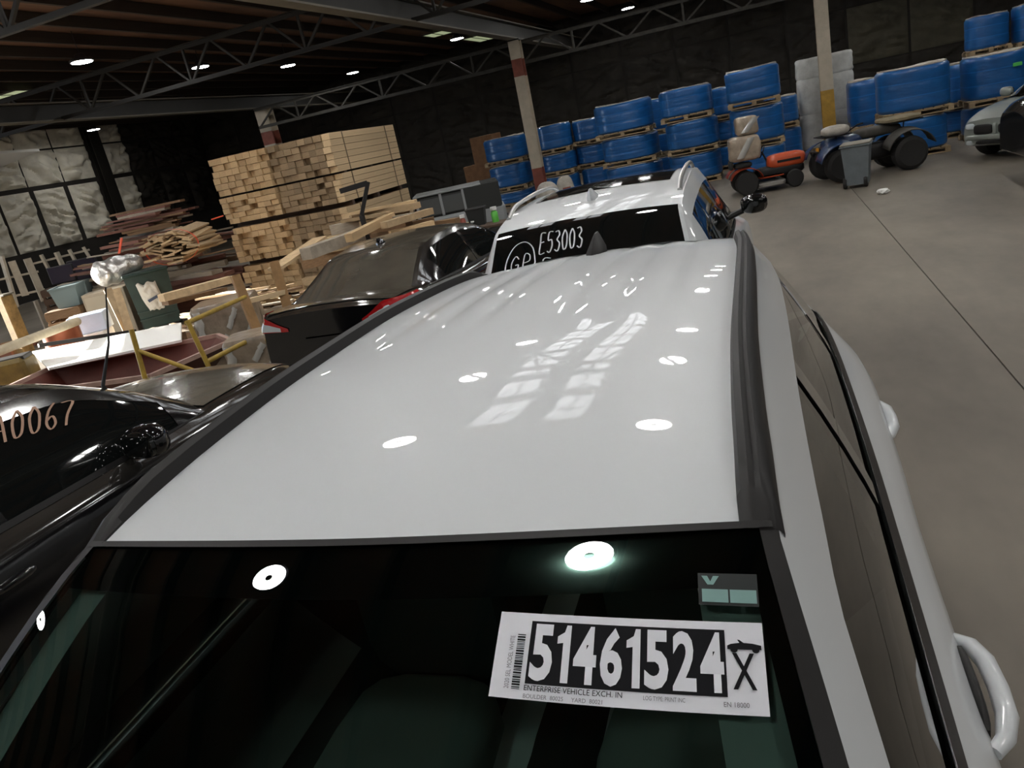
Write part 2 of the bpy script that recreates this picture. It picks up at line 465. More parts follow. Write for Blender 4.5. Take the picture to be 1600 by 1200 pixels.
# stored overhead door leaf and skylights
pp = [PZ(0, 262, 4.2), PZ(62, 236, 4.2), PZ(0, 240, 4.2)]
a, b, c = (np.array(p) for p in pp)
ex = a + (a - b) * .8; ey = c + (c - b) * .8
tag(MB().prism([tuple(ey[:2]), tuple(b[:2]), tuple(ex[:2])][::-1], 4.2, 4.26).build('ceiling_board', m_white),
    'pale flat board hung under the roof at the left edge', 'board')
def skylight(u, v, w, l, label, group=None, panes=(2, 1), m=None):
    t = empty('skylight', (u, v, ZC - .23), 0, label, 'skylight', group)
    nx, ny = panes
    for i in range(nx):
        for j in range(ny):
            MB().box((-w / 2 + w * (i + .5) / nx, -l / 2 + l * (j + .5) / ny, 0), (w / nx - .04, l / ny - .04, .012)).build('pane', m or m_sky, t)
    q = MB()
    for i in range(nx + 1): q.box((-w / 2 + w * i / nx, 0, 0), (.04, l + .04, .03))
    for j in range(ny + 1): q.box((0, -l / 2 + l * j / ny, 0), (w, .04, .03))
    q.build('frame', m_mull, t)
for (px, py, w, l, lb) in ((18, 148, 1.1, .7, 'pale green skylight at the left edge of the picture'), (684, 53, .7, 1.0, 'pale green skylight left of the lamp near the red-footed column'),
                           (750, 60, .7, 2.0, 'pale green skylight between the lamp and the red-footed column')):
    p = PZ(px, py, ZC - .23); skylight(p[0], p[1], w, l, lb)

for i in range(6):
    for j, (u, w) in enumerate(((-2.45, .66), (-1.42, .56))):
        skylight(u, 6.3 + 1.3 * i, w, 1.08, '%s roof window in the %s row mirrored in the white car roof' % (('nearest', 'second', 'third', 'fourth', 'fifth', 'farthest')[i], ('left', 'right')[j]), 'roof windows', (2, 2), m_roofglass)
# ------------------------------------------------------------------ lamps
LZ = 5.2
def make_lamp():
    t = empty('highbay_lamp', (0, 0, LZ))
    MB().lathe([(.23, .0), (.235, .03), (.21, .06), (.12, .075), (.10, .14), (.07, .16), (.0, .165)], seg=20).build('housing', m_lampcase, t, True)
    MB().lathe([(.2, -.006), (.2, .004), (.05, .004), (.05, -.006)], seg=16).build('lens', m_lens, t)
    MB().lathe([(.0, -.012), (.045, -.012), (.045, .004)], seg=10).build('driver_cap', m_lens_mid, t)
    MB().tube([(0, 0, .16), (0, 0, ZC - LZ - .02)], .008, 6).build('hanger', m_lampcase, t)
    return t
lamp0 = make_lamp(); first = True
def place_lamp(u, v, label, group=None):
    global first
    o = lamp0 if first else copy_tree(lamp0); first = False
    o.location = (u, v, LZ)
    tag(o, label, 'lamp', group)
vis = [((128, 97), 'brightest high-bay lamp at upper left, topmost of the left column of three lamps'), ((134, 166), 'high-bay lamp at far left, middle of the left column of three lamps'),
       ((146, 203), 'lowest of the three far left high-bay lamps, glowing before the insulated wall'), ((313, 105), 'high-bay lamp above the lumber stack, upper of the second pair from left'),
       ((285, 158), 'high-bay lamp left above the lumber stack, lower of the second pair from left'), ((450, 103), 'high-bay lamp above the pale column behind the lumber'),
       ((551, 114), 'small high-bay lamp over the right end of the lumber stack'), ((714, 61), 'high-bay lamp just left of the head of the red-footed column'),
       ((981, 13), 'small high-bay lamp near the top edge, right of the red-footed column'), ((918, 0), 'high-bay lamp cut by the top edge of the picture')]
done = []
for (p, lb) in vis:
    q = PZ(*p, LZ); place_lamp(q[0], q[1], lb); done.append((q[0], q[1]))
for u in (-20.8, -16.5, -12.4, -9.4, -6.1, -3.2, -.1, 4.0, 8.2):
    for v in (-6.8, -2.9, .98, 4.9, 7.5, 10.3, 14.2, 18.2, 22.0, 25.4):
        if all(math.hypot(u - a, v - b) > 2.6 for a, b in done):
            q = RC.T @ (np.array([u, v, LZ]) - CAM)
            if q[2] < -0.1:
                x = 800 + FOCAL * q[0] / -q[2]; y = 600 - FOCAL * q[1] / -q[2]
                if -30 < x < 1630 and -30 < y < 1230: continue
            place_lamp(u, v, 'round high-bay lamp overhead, seen only as a bright mirrored disc in the car paint', 'overhead lamps')
# ------------------------------------------------------------------ cars
m_wpaint = mat('white_car_paint', (0.635, 0.66, 0.68), 0.42, coat=0.65, coatr=0.02, spec=0.3)
m_bpaint = dusty_mat('black_car_paint', (0.004, 0.004, 0.005), (0.20, 0.18, 0.145), 0.10)
m_hood = dusty_mat('dusty_black_hood', (0.006, 0.006, 0.006), (0.24, 0.215, 0.17), 0.55, 0.2)
m_cdust = dusty_mat('dusty_dark_paint', (0.006, 0.006, 0.006), (0.22, 0.195, 0.15), 0.30, 0.2)
m_spaint = mat('silver_green_paint', (0.30, 0.33, 0.30), 0.35, metal=0.35, coat=0.6)
m_trim = mat('black_plastic_trim', (0.016, 0.015, 0.015), 0.5, spec=.3)
m_gloss = mat('gloss_black', (0.006, 0.006, 0.007), 0.12, coat=0.8)
m_dglass = mat('dark_glass', (0.006, 0.007, 0.007), 0.03, coat=0.5, spec=0.6)
m_cglass = dusty_mat('dusty_rear_glass', (0.006, 0.006, 0.006), (0.22, 0.195, 0.155), 0.34, 0.1)
m_wsglass = glass_mat('tinted_windscreen', (0.44, 0.58, 0.53))
m_sideglass = glass_mat('brown_side_glass', (0.15, 0.135, 0.11))
m_int = mat('dark_cabin', (0.02, 0.022, 0.022), 0.8)
m_seat = mat('grey_seat_cloth', (0.20, 0.23, 0.22), 0.85)
m_seatd = mat('dark_seat_cloth', (0.06, 0.068, 0.066), 0.85)
m_card_in = mat('door_card_grey', (0.16, 0.175, 0.17), 0.8)
m_ptrim = mat('pale_pillar_trim', (0.34, 0.36, 0.35), 0.7)
m_silver = mat('silver_rail', (0.55, 0.55, 0.54), 0.3, metal=0.8)
m_chrome = mat('chrome', (0.75, 0.75, 0.75), 0.12, metal=1.0)
m_red = mat('red_lamp_lens', (0.42, 0.012, 0.014), 0.15, coat=0.8)
m_clear = mat('clear_lamp_lens', (0.55, 0.60, 0.62), 0.15, coat=0.8)
m_rubber = mat('tyre_rubber', (0.018, 0.017, 0.016), 0.85, bump=0.3, bscale=30)
m_rim = mat('wheel_rim', (0.28, 0.28, 0.27), 0.4, metal=0.6)
m_chalk = mat('white_marker', (0.75, 0.76, 0.78), 0.9)
m_chalkp = mat('faded_pink_marker', (0.44, 0.27, 0.19), 0.9)

def blob(c, r, e=0.7, n=14, m=9):
    """rounded box shape"""
    sg = lambda x, p: math.copysign(abs(x) ** p, x)
    def f(a, b):
        t = 2 * PI * a; q = -PI / 2 + PI * b
        return (c[0] + r[0] * sg(math.cos(q), e) * sg(math.cos(t), e), c[1] + r[1] * sg(math.cos(q), e) * sg(math.sin(t), e), c[2] + r[2] * sg(math.sin(q), e))
    return MB().grid(f, n, m)

class Car:
    def __init__(s, name, loc, rz, sp, label, paint, cat='car'):
        s.sp = sp; s.root = empty(name, loc, rz, label, cat); s.paint = paint
        for k in ('sill', 'mid', 'sh', 'belt', 'cant', 'deck', 'crown', 'bow'): setattr(s, k, pchip(sp[k]))
        s.M = Matrix.Translation(Vector([float(v) for v in loc])) @ Matrix.Rotation(rz, 4, 'Z')
        s.groove = sp.get('groove')
    def T(s, y, w, off=0.0):
        x, z = s.cant(y); c = s.crown(y); e = 1 - w * w
        zz = z + c * (1 - abs(w) ** 2.4)
        if s.groove and y < s.groove[0]:
            f = min(1, (s.groove[0] - y) / .35)
            for w0 in s.groove[1]: zz -= .007 * f * math.exp(-((abs(w) - w0) / .045) ** 2)
        p = np.array([w * x, y + s.bow(y) * e, zz])
        if off:
            h = 1e-3
            a = s.T(min(y + h, s.sp['y0']), w) - s.T(y - h, w); b = s.T(y, min(w + h, 1)) - s.T(y, max(w - h, -1))
            nn = np.cross(b, a); nn /= np.linalg.norm(nn); p = p + nn * off
        return p
    def Sd(s, y, k, side=1, off=0.0):
        b = s.belt(y); c = s.cant(y)
        x = b[0] + (c[0] - b[0]) * k + 0.02 * 4 * k * (1 - k) * min(1, max(0, (c[1] - b[1]) * 4)); z = b[1] + (c[1] - b[1]) * k
        return np.array([side * (x + off), y, z + off * .35])
    def patchT(s, name, ya, yb, wa, wb, m, ny, nw, off=0, smooth=True, parent=None, solid=0):
        return MB().grid(lambda a, b: s.T(ya + (yb - ya) * b, wa + (wb - wa) * a, off), nw, ny, flip=ya > yb).build(name, m, parent or s.root, smooth, solid)
    def patchS(s, name, ya, yb, ka, kb, m, side, ny=14, nk=3, off=0.0, parent=None):
        fa = ka if callable(ka) else (lambda t: ka); fb = kb if callable(kb) else (lambda t: kb)
        return MB().grid(lambda a, b: s.Sd(ya + (yb - ya) * a, fa(a) + (fb(a) - fa(a)) * b, side, off), ny, nk, flip=(side < 0) == (yb > ya)).build(name, m, parent or s.root, True)
    def body(s, hood_mat=None, deck_mat=None):
        yr, yf = s.sp['rear'], s.sp['front']; N = 46
        ys = [yr + (yf - yr) * .5 * (1 - math.cos(PI * i / N)) for i in range(N + 1)]
        rings = []
        for y in ys:
            d = min(y - yr, yf - y); t = max(0, (.32 - d) / .32); q = 1 - .16 * t ** 2.2
            si, mi, sh, be = s.sill(y), s.mid(y), s.sh(y), s.belt(y)
            prof = pchip([(0, *si), (.38, *mi), (.78, *sh), (1, *be)])
            h = [(0.0, si[1] - .02 + .1 * t * t), (si[0] * .85 * q, si[1] - .02 + .1 * t * t)]
            h += [(prof(k)[0] * q, prof(k)[1]) for k in (0.06, .2, .38, .55, .68, .78, .86, .93, 1.0)]
            zd = s.deck(y)
            h += [(be[0] * q * r, be[1] + (zd - be[1]) * (1 - r ** 2.2)) for r in (.92, .8, .6, .35, 0)]
            rings.append([(x, y, z) for x, z in h] + [(-x, y, z) for x, z in h[-2:0:-1]])
        n = len(rings[0]); vs = [p for r in rings for p in r]; fs = []
        for i in range(N):
            for k in range(n):
                k2 = (k + 1) % n; fs.append((i * n + k, i * n + k2, (i + 1) * n + k2, (i + 1) * n + k))
        fs.append(tuple(range(n))[::-1][::-1]); fs.append(tuple(N * n + k for k in range(n))[::-1])
        b = MB(); b.add(vs, [f[::-1] for f in fs]); o = b.build('body', s.paint, s.root, True)
        return o
    def deckpatch(s, name, ya, yb, m, off=.008, wmax=.9):
        def f(a, b):
            y = ya + (yb - ya) * b; be = s.belt(y); w = (2 * a - 1) * wmax; zd = s.deck(y)
            return (w * be[0], y, be[1] + (zd - be[1]) * (1 - abs(w) ** 2.2) + off)
        return MB().grid(f, 14, 14).build(name, m, s.root, True)
    def house(s, roof_m, ws_m, rear_m, side_m, pill_m, band_m=None, wmax=.93, rmax=.9):
        sp = s.sp; yA, yC, y0, y1 = sp['yA'], sp['yC'], sp['y0'], sp['y1']; kmin, kmax = sp['k']
        s.roof = s.patchT('roof', yC, yA, -sp.get('rw', 1), sp.get('rw', 1), roof_m, 40, 48)
        s.ws = s.patchT('windscreen', yA, y0, -wmax, wmax, ws_m, 14, 16)
        s.rg = s.patchT('rear_window', y1, yC, -rmax, rmax, rear_m, 12, 16)
        for sd in (1, -1):
            s.patchT('screen_pillar', yA, y0, *((wmax, 1) if sd > 0 else (-1, -wmax)), pill_m, 14, 2)
            s.patchT('rear_pillar', y1, yC, *((rmax, 1) if sd > 0 else (-1, -rmax)), band_m or s.paint, 12, 3)
            s.patchS('roof_side_band', y0, y1, kmax, 1.0, band_m or s.paint, sd, 46, 4)
            s.patchS('belt_moulding', y0, y1, 0.0, kmin, m_trim, sd, 46, 1, .004)
            ed = [y0] + [v for w in sp['win'] for v in w] + [y1]
            for i in range(0, len(ed), 2):
                s.patchS('door_pillar', ed[i], ed[i + 1], kmin, kmax, (band_m or s.paint) if i in (0, len(ed) - 2) and sp.get('endpaint') else m_gloss, sd, 6, 4)
            for w in sp['win']:
                s.patchS('side_window', w[0], w[1], kmin, kmax, side_m, sd, 14, 4, -.004)
    def wheels(s, ys, r=.34, x=.80, w=.22):
        for y in ys:
            for sd in (1, -1):
                t = MB().lathe([(r * .62, -w / 2), (r * .93, -w / 2), (r, -w * .3), (r, w * .3), (r * .93, w / 2), (r * .62, w / 2)], seg=26, axis='X').build('wheel', m_rubber, s.root, True)
                t.location = (sd * x, y, r)
                MB().lathe([(0, w * .2), (r * .18, w * .22), (r * .25, w * .12), (r * .55, w * .2), (r * .63, w * .46), (r * .63, -w * .4)], seg=26, axis='X').build('rim', m_rim, t, True)
                if sd < 0: t.rotation_euler = (0, 0, PI)
    def mirror(s, side, y, z, x, m, glass=True):
        p = MB().tube([(side * (x - .12), y, z - .06), (side * (x + .02), y + .01, z - .02)], [.03, .025], 8)
        a = p.build('mirror_arm', m_trim, s.root, True)
        h = blob((side * (x + .1), y + .01, z + .02), (.12, .07, .085), .75).build('mirror_shell', m, s.root, True)
        blob((side * (x + .1), y - .045, z + .02), (.10, .03, .07), .6).build('mirror_glass', m_dglass, h, True)

# ---- nearest car: white crossover, nose toward the viewer (its local +Y points at the viewer)
spA = dict(rear=-2.78, front=1.9, yA=0.0, yC=-2.1, y0=.92, y1=-2.5,
    sill=[(-2.78, .80, .34), (0, .88, .30), (1.9, .75, .32)], mid=[(-2.78, .84, .62), (-2.1, .96, .66), (-1, .945, .66), (.4, .945, .66), (1.4, .95, .64), (1.9, .80, .55)],
    sh=[(-2.78, .80, .95), (-2.5, .905, 1.0), (-2.1, .955, 1.0), (-1.5, .95, .99), (-1, .935, .98), (.5, .925, .97), (1.4, .90, .86), (1.9, .76, .72)],
    belt=[(-2.78, .72, 1.08), (-2.6, .765, 1.2), (-2.3, .80, 1.22), (-1.8, .835, 1.17), (-1, .85, 1.13), (0, .845, 1.11), (.6, .83, 1.09), (.92, .80, 1.05), (1.5, .78, .94), (1.9, .68, .80)],
    deck=[(-2.78, 1.05), (-2.5, 1.12), (-2.3, 1.02), (-1.9, .70), (.55, .62), (.8, .95), (.98, 1.08), (1.5, 1.02), (1.9, .86)],
    cant=[(.92, .765, 1.075), (.6, .72, 1.285), (.3, .668, 1.478), (.2, .646, 1.545), (.1, .624, 1.603), (.04, .612, 1.631), (0, .606, 1.645), (-.07, .602, 1.660), (-.15, .599, 1.671), (-.3, .592, 1.688), (-.7, .582, 1.710), (-1.1, .580, 1.713), (-1.6, .572, 1.694), (-2.1, .545, 1.640), (-2.22, .56, 1.54), (-2.5, .62, 1.22)],
    crown=[(.92, .05), (.3, .03), (0, .022), (-.3, .03), (-1, .034), (-2.1, .03), (-2.5, .04)], bow=[(.92, .22), (0, .055), (-.4, .0), (-2.0, 0), (-2.1, -.03), (-2.5, -.09)],
    k=(.18, .77), win=[(.62, -.74), (-.84, -1.72), (-1.80, -2.26)], rw=.925, groove=(-.75, (.2, .42, .64)))
A = Car('white_crossover', (0, 0, 0), PI, spA, 'large white crossover in the foreground with an auction sticker on its windscreen', m_wpaint)
A.body(); A.wheels((1.18, -1.5), .35, .83)
A.house(m_wpaint, m_wsglass, m_dglass, m_sideglass, m_trim, wmax=.962)
A.deckpatch('cabin_floor', -2.45, .9, m_int, .01, .985)
A.patchT('headliner', -2.05, -.04, -.9, .9, mat('headliner_cloth', (.22, .22, .21), .9), 14, 8, -.045)
for sd in (1, -1):
    # flush roof rail: a low black bar along the roof edge
    def rail(a, b, sd=sd):
        y = .012 - 2.09 * a; x, z = A.cant(y); end = min(1, 14 * a, 14 * (1 - a)) ** .5
        prof = [(.918, -.012), (.922, .006), (.932, .028 * end), (.952, .035 * end), (.965, .028 * end), (.978, .034 * end), (.998, .025 * end), (1.014, -.006), (1.012, -.026)]
        t = b * (len(prof) - 1); i = min(int(t), len(prof) - 2); f = t - i
        w = prof[i][0] * (1 - f) + prof[i + 1][0] * f; h = prof[i][1] * (1 - f) + prof[i + 1][1] * f
        return (sd * w * x, y, z + A.crown(y) * (1 - min(1, w) ** 2.4) + h)
    MB().grid(rail, 40, 8, flip=sd < 0).build('roof_rail', m_trim, A.root, True)
    A.patchT('screen_frit', .0, .9, *((.925, .962) if sd > 0 else (-.962, -.925)), m_gloss, 14, 2, -.004)
    A.patchT('pillar_trim', .05, .88, *((.82, .94) if sd > 0 else (-.94, -.82)), m_ptrim, 12, 3, -.03)
    MB().grid(lambda a, b, sd=sd: (sd * (.70 + .24 * a) * A.belt(.75 - 1.4 * b)[0], .75 - 1.4 * b, A.belt(.75 - 1.4 * b)[1] + (A.deck(.75 - 1.4 * b) - A.belt(.75 - 1.4 * b)[1]) * (1 - (.70 + .24 * a) ** 2.2) + .03), 4, 14, flip=sd < 0).build('door_card', m_card_in, A.root, True)
    A.patchS('door_pillar_trim', -.70, -.9, .08, .8, m_ptrim, sd, 4, 4, -.04)
    hm = MB().tube([(sd * .925, .30 + .02, .985), (sd * .95, .345, .99), (sd * .966, .40, .992), (sd * .970, .475, .992), (sd * .966, .55, .992), (sd * .95, .605, .99), (sd * .925, .635, .985)][::1], [.014, .017, .02, .02, .02, .017, .014], 10)
    for y0_ in (-.93, -2.27):
        h = MB(); h.add([(v[0], v[1] + y0_, v[2]) for v in hm.v], hm.f)
        h.build('door_handle', m_wpaint, A.root, True)
        blob((sd * .925, y0_ + .475, .985), (.012, .12, .035), .7).build('handle_recess', m_trim, A.root, True)
    A.mirror(sd, .62, 1.08, .93, m_gloss)
A.patchT('screen_frit', .0, .085, -.962, .962, m_gloss, 4, 16, -.004)
A.patchT('roof_seal', -.002, .010, -.99, .99, m_trim, 2, 24, .003)
A.patchT('rear_spoiler', -2.26, -2.095, -1, 1, m_wpaint, 4, 12, .003)
def shark_fin(car, y, m, sy=1.0):
    z = car.T(y, 0)[2]; q = MB()
    base = [(.0, .085), (.028, .05), (.036, -.02), (.03, -.08), (0, -.1)]
    loop = base + [(-x, yy) for x, yy in base[-2:0:-1]]
    rings = []
    for h, k, dy in ((-.01, 1.0, 0), (.012, .95, -.005), (.035, .62, -.03), (.055, .35, -.05), (.068, .12, -.066)):
        rings.append([(x * k, sy * (yy * (k * .75 + .25) + dy) + y, z + h) for x, yy in loop])
    n = len(loop); fs = []
    for i in range(4):
        for j in range(n): fs.append((i * n + j, i * n + (j + 1) % n, (i + 1) * n + (j + 1) % n, (i + 1) * n + j))
    fs.append(tuple(4 * n + j for j in range(n)))
    q.add([p for r in rings for p in r], [f[::-1] if sy > 0 else f for f in fs]); q.build('antenna_fin', m, car.root, True)
shark_fin(A, -1.93, m_trim, 1.0)
# seats, wheel and dash behind the windscreen
for sx in (-.36, .36):
    seat = blob((sx, -.40, .76), (.22, .24, .10), .55).build('front_seat', m_seat, A.root, True)
    blob((sx, -.70, 1.0), (.22, .07, .24), .55).build('seat_back', m_seatd, seat, True)
    blob((sx, -.74, 1.30), (.12, .045, .075), .6).build('headrest', m_seatd, seat, True)
blob((0, -1.55, .98), (.6, .1, .2), .4).build('rear_seat', m_seat, A.root, True)
MB().grid(lambda a, b: (-.72 + 1.44 * a, .86 - .42 * b - .1 * (1 - (2 * a - 1) ** 2) * 0, 1.06 + .045 * math.sin(PI * b) + .02 * math.cos(PI * (a - .5))), 16, 6).build('dashboard', m_int, A.root, True)
q = MB(); q.tube([(-.36 + .18 * math.cos(2 * PI * i / 24), .33 - .05 * math.sin(2 * PI * i / 24), 1.08 + .17 * math.sin(2 * PI * i / 24)) for i in range(25)], .014, 6)
q.build('steering_wheel', m_int, A.root, True)

def hit_param(car, px, py, yr, wr=(-1, 1)):
    """(y, w) on the car's upper skin under a picture point"""
    Mi = np.array(car.M.inverted()); o = Mi[:3, :3] @ CAM + Mi[:3, 3]; d = Mi[:3, :3] @ ray(px, py)
    y, w = (yr[0] + yr[1]) / 2, 0.0
    for _ in range(40):
        p = car.T(y, w) - o; h = 1e-3
        dy = (car.T(y + h, w) - car.T(y - h, w)) / (2 * h); dw = (car.T(y, w + h) - car.T(y, w - h)) / (2 * h)
        J = np.array([dy - d * dy.dot(d), dw - d * dw.dot(d)]).T; r = p - d * p.dot(d)
        st = np.linalg.lstsq(J, -r, rcond=None)[0]
        y = min(max(y + .7 * st[0], yr[0]), yr[1]); w = min(max(w + .7 * st[1], wr[0]), wr[1])
    return y, w
# auction sticker on the windscreen
def quad_map(car, corners, yr):
    c = [hit_param(car, *p, yr) for p in corners]          # top-left, top-right, bottom-right, bottom-left
    def f(a, b, off=.003):
        tl, tr, br, bl = c
        y = (1 - b) * ((1 - a) * bl[0] + a * br[0]) + b * ((1 - a) * tl[0] + a * tr[0])
        w = (1 - b) * ((1 - a) * bl[1] + a * br[1]) + b * ((1 - a) * tl[1] + a * tr[1])
        p = car.T(y, w, off); v = car.M @ Vector([float(k) for k in p]); return (v.x, v.y, v.z)
    return f
m_paper = mat('sticker_paper', (0.72, 0.73, 0.78), 0.7)
m_ink = mat('sticker_ink', (0.012, 0.012, 0.014), 0.9, spec=.15)
m_inkg = mat('grey_print', (0.16, 0.16, 0.18), 0.7)
sk = quad_map(A, [(785, 957), (1190, 975), (1203, 1121), (764, 1089)], (.0, .9))
def rect(name, f, a0, a1, b0, b1, m, par, off, n=8): return MB().grid(lambda a, b: f(a0 + (a1 - a0) * a, b0 + (b1 - b0) * b, off), n, 4).build(name, m, par)
st = empty('auction_sticker', sk(.5, 0), 0, 'white lot number sticker with big black panel on the windscreen', 'sticker')
st.location = (0, 0, 0)
def round_sheet(a, b):
    return sk(a, b, .0025)
rect('paper', sk, 0, 1, 0, 1, m_paper, st, .0025, 16)
rect('number_panel', sk, .135, .865, .17, .90, m_ink, st, .0033, 14)
x0 = .142
for ch, wd_ in zip('51461524', (.096, .06, .096, .092, .06, .096, .092, .092)):
    if ch == '1':
        one = [(.46, 0), (1, 0), (1, 1), (.66, 1), (.52, .87), (.02, .79), (.02, .66), (.46, .68)]
        MB().add([sk(x0 + .002 + (wd_ - .008) * a, .205 + .66 * b, .004) for a, b in one], [tuple(range(8))]).build('number', m_paper, st)
    else: text_on('number', ch, lambda a, b: sk(a, b, .004), (x0 + .004, x0 + wd_ - .006, .205, .865), m_paper, st, 0.034)
    x0 += wd_ + (.005 if ch != '1' else .006)
text_on('print', 'ENTERPRISE VEHICLE EXCH. IN', lambda a, b: sk(a, b, .004), (.135, .50, .095, .155), m_ink, st)
text_on('print', 'BOULDER  80025     YARD  80021', lambda a, b: sk(a, b, .004), (.135, .43, .015, .060), m_inkg, st)
text_on('print', 'LOG TYPE: PRINT INC', lambda a, b: sk(a, b, .004), (.575, .72, .09, .135), m_inkg, st)
text_on('print', 'EN 18000', lambda a, b: sk(a, b, .004), (.85, .935, .07, .12), m_inkg, st)
text_on('print', 'X', lambda a, b: sk(a, b, .004), (.885, .965, .25, .64), m_ink, st, 0.01)
text_on('print', '2020 SEL MODEL WHITE', lambda a, b: sk(.072 - b, .10 + a, .004), (0, .60, -.002, .016), m_inkg, st)
rb = random.Random(3); bb = MB(); y = .10
while y < .72:
    h = rb.choice((.008, .012, .02)); bb.grid(lambda a, b: sk(.085 + .032 * a, y + h * b, .004), 2, 1); y += h + rb.choice((.008, .012))
bb.build('barcode', m_ink, st)
bc = MB()
pts = [(.872, .68), (.99, .68), (.99, .73), (.96, .75), (.93, .755), (.915, .79), (.908, .79), (.915, .755), (.885, .74), (.872, .72)]
bc.add([sk(a, b, .004) for a, b in pts], [tuple(range(len(pts)))])
for ca in (.895, .97): bc.add([sk(ca + .013 * math.cos(2 * PI * i / 10), .675 + .035 * math.sin(2 * PI * i / 10), .0045) for i in range(10)], [tuple(range(10))])
bc.build('car_pictogram', m_ink, st)
# small permit label at the windscreen's upper corner
vk = quad_map(A, [(1090, 897), (1182, 899), (1186, 950), (1092, 946)], (.0, .9))
vs_ = empty('permit_label', (0, 0, 0), 0, 'small dark label with two pale green fields at the windscreen corner', 'label')
rect('backing', vk, 0, 1, 0, 1, mat('label_black', (.01, .014, .014), .6), vs_, .0025)
m_teal = mat('pale_teal_print', (.20, .34, .32), .7)
for a0, a1 in ((.06, .5), (.53, .97)): rect('field', vk, a0, a1, .08, .48, m_teal, vs_, .0035, 2)
bv = MB(); vp = [(.06, .9), (.16, .9), (.21, .72), (.26, .9), (.36, .9), (.26, .62), (.16, .62)]
bv.add([vk(a, b, .0035) for a, b in vp], [tuple(range(7))]); bv.build('letter_v', m_teal, vs_)

# ---- second white car: seen from behind, nose pointing away
spE = dict(rear=-2.33, front=2.33, yA=.25, yC=-1.66, y0=1.1, y1=-2.08,
    sill=[(-2.33, .80, .34), (0, .88, .30), (2.33, .75, .32)], mid=[(-2.33, .84, .6), (-1.4, .95, .66), (0, .94, .66), (1.4, .95, .64), (2.33, .80, .55)],
    sh=[(-2.33, .80, .92), (-1.5, .93, 1.0), (0, .92, .98), (1.3, .92, .92), (2.33, .76, .72)],
    belt=[(-2.33, .70, 1.0), (-2.05, .76, 1.08), (-1.5, .82, 1.14), (0, .845, 1.10), (.7, .83, 1.06), (1.1, .80, 1.03), (1.8, .78, .95), (2.33, .68, .80)],
    deck=[(-2.33, 1.0), (-2.05, 1.06), (-1.5, .98), (.9, .98), (1.15, 1.07), (1.8, 1.02), (2.33, .86)],
    cant=[(1.1, .76, 1.06), (.7, .69, 1.32), (.25, .60, 1.60), (0, .60, 1.64), (-.6, .61, 1.672), (-1.2, .62, 1.655), (-1.66, .622, 1.585), (-1.87, .66, 1.36), (-2.08, .70, 1.12)],
    crown=[(1.1, .05), (.25, .03), (-.6, .035), (-1.6, .028), (-2.05, .04)], bow=[(1.1, .2), (.25, .05), (-.2, 0), (-1.5, 0), (-1.6, -.03), (-2.05, -.08)],
    k=(.05, .80), win=[(.85, -.25), (-.33, -1.15), (-1.22, -1.62)], rw=1, endpaint=True)
E_ = Car('white_suv', (-.49, 5.66, -.02), 0, spE, 'white crossover with silver roof rails and marker writing on its black rear window', m_wpaint)
E_.body(); E_.wheels((1.4, -1.35), .35, .82)
E_.house(m_wpaint, m_dglass, m_dglass, m_dglass, m_wpaint, rmax=.96)
E_.patchT('sunroof', -1.0, .2, -.80, .80, m_gloss, 12, 12, .004)
shark_fin(E_, -1.28, m_wpaint, 1.0)
for sd in (1, -1):
    pts = []
    for i in range(17):
        y = .05 - 1.45 * i / 16; x, z = E_.cant(y); t = i / 16; h = .045 * min(1, 7 * t, 7 * (1 - t)) ** .7
        pts.append((sd * x * .955, y, z + h + .004))
    MB().tube(pts, [.016] * 17, 8).build('roof_rail', m_silver, E_.root, True)
    E_.mirror(sd, .80, 1.14, .90, m_gloss)
def em(a, b):                                              # picture-like coordinates on the rear glass
    v = E_.T(E_.sp['y1'] + .45 * b, -.96 + 1.92 * a, .004); p = E_.M @ Vector([float(k) for k in v]); pl = E_.root.matrix_world
    return tuple(float(k) for k in v)
Ech = {'E': [[(.9, 1), (.1, 1), (.05, .5), (0, 0), (.9, .02)], [(.05, .52), (.7, .55)]], '5': [[(.95, 1), (.25, 1), (.15, .58), (.7, .6), (.9, .3), (.5, 0), (.05, .08)]],
       '3': [[(.1, .95), (.6, 1), (.85, .78), (.45, .55), (.9, .35), (.6, 0), (.05, .1)]], '0': [[(.5, 1), (.1, .6), (.3, .05), (.8, .15), (.9, .7), (.5, 1)]],
       'A': [[(0, 0), (.45, 1), (.95, 0)], [(.2, .4), (.75, .4)]], '6': [[(.8, 1), (.3, .7), (.1, .25), (.45, 0), (.85, .2), (.6, .5), (.15, .35)]], '7': [[(.05, .95), (.95, 1), (.5, .4), (.35, 0)]],
       'G': [[(.9, .8), (.5, 1), (.1, .6), (.25, .1), (.8, .1), (.9, .45), (.55, .45)]], 'P': [[(.2, 0), (.3, 1), (.85, .95), (.9, .6), (.3, .5)]], 'F': [[(.9, 1), (.1, 1), (.05, 0)]]}
def write(txt, a, b, ca, cb, gap):
    L = []
    for ch in txt:
        L += [[(a + x * ca, b + z * cb) for x, z in ln] for ln in Ech[ch]]; a += ca + gap
    return L
ribbon_on('marker_writing', write('E53003', .275, .57, .031, .20, .009), .008, em, m_chalk, E_.root)
ribbon_on('marker_writing', write('GP', .115, .43, .05, .16, .012) + [[(.17 + .085 * math.cos(t / 9 * 2 * PI), .50 + .22 * math.sin(t / 9 * 2 * PI)) for t in range(10)]], .007, em, m_chalk, E_.root)
ribbon_on('marker_writing', write('F', .295, .34, .05, .17, .01), .008, em, m_chalk, E_.root)
for sd in (1, -1):
    blob((sd * .74, -2.22, .93), (.13, .07, .07), .5).build('tail_lamp', m_red, E_.root, True)

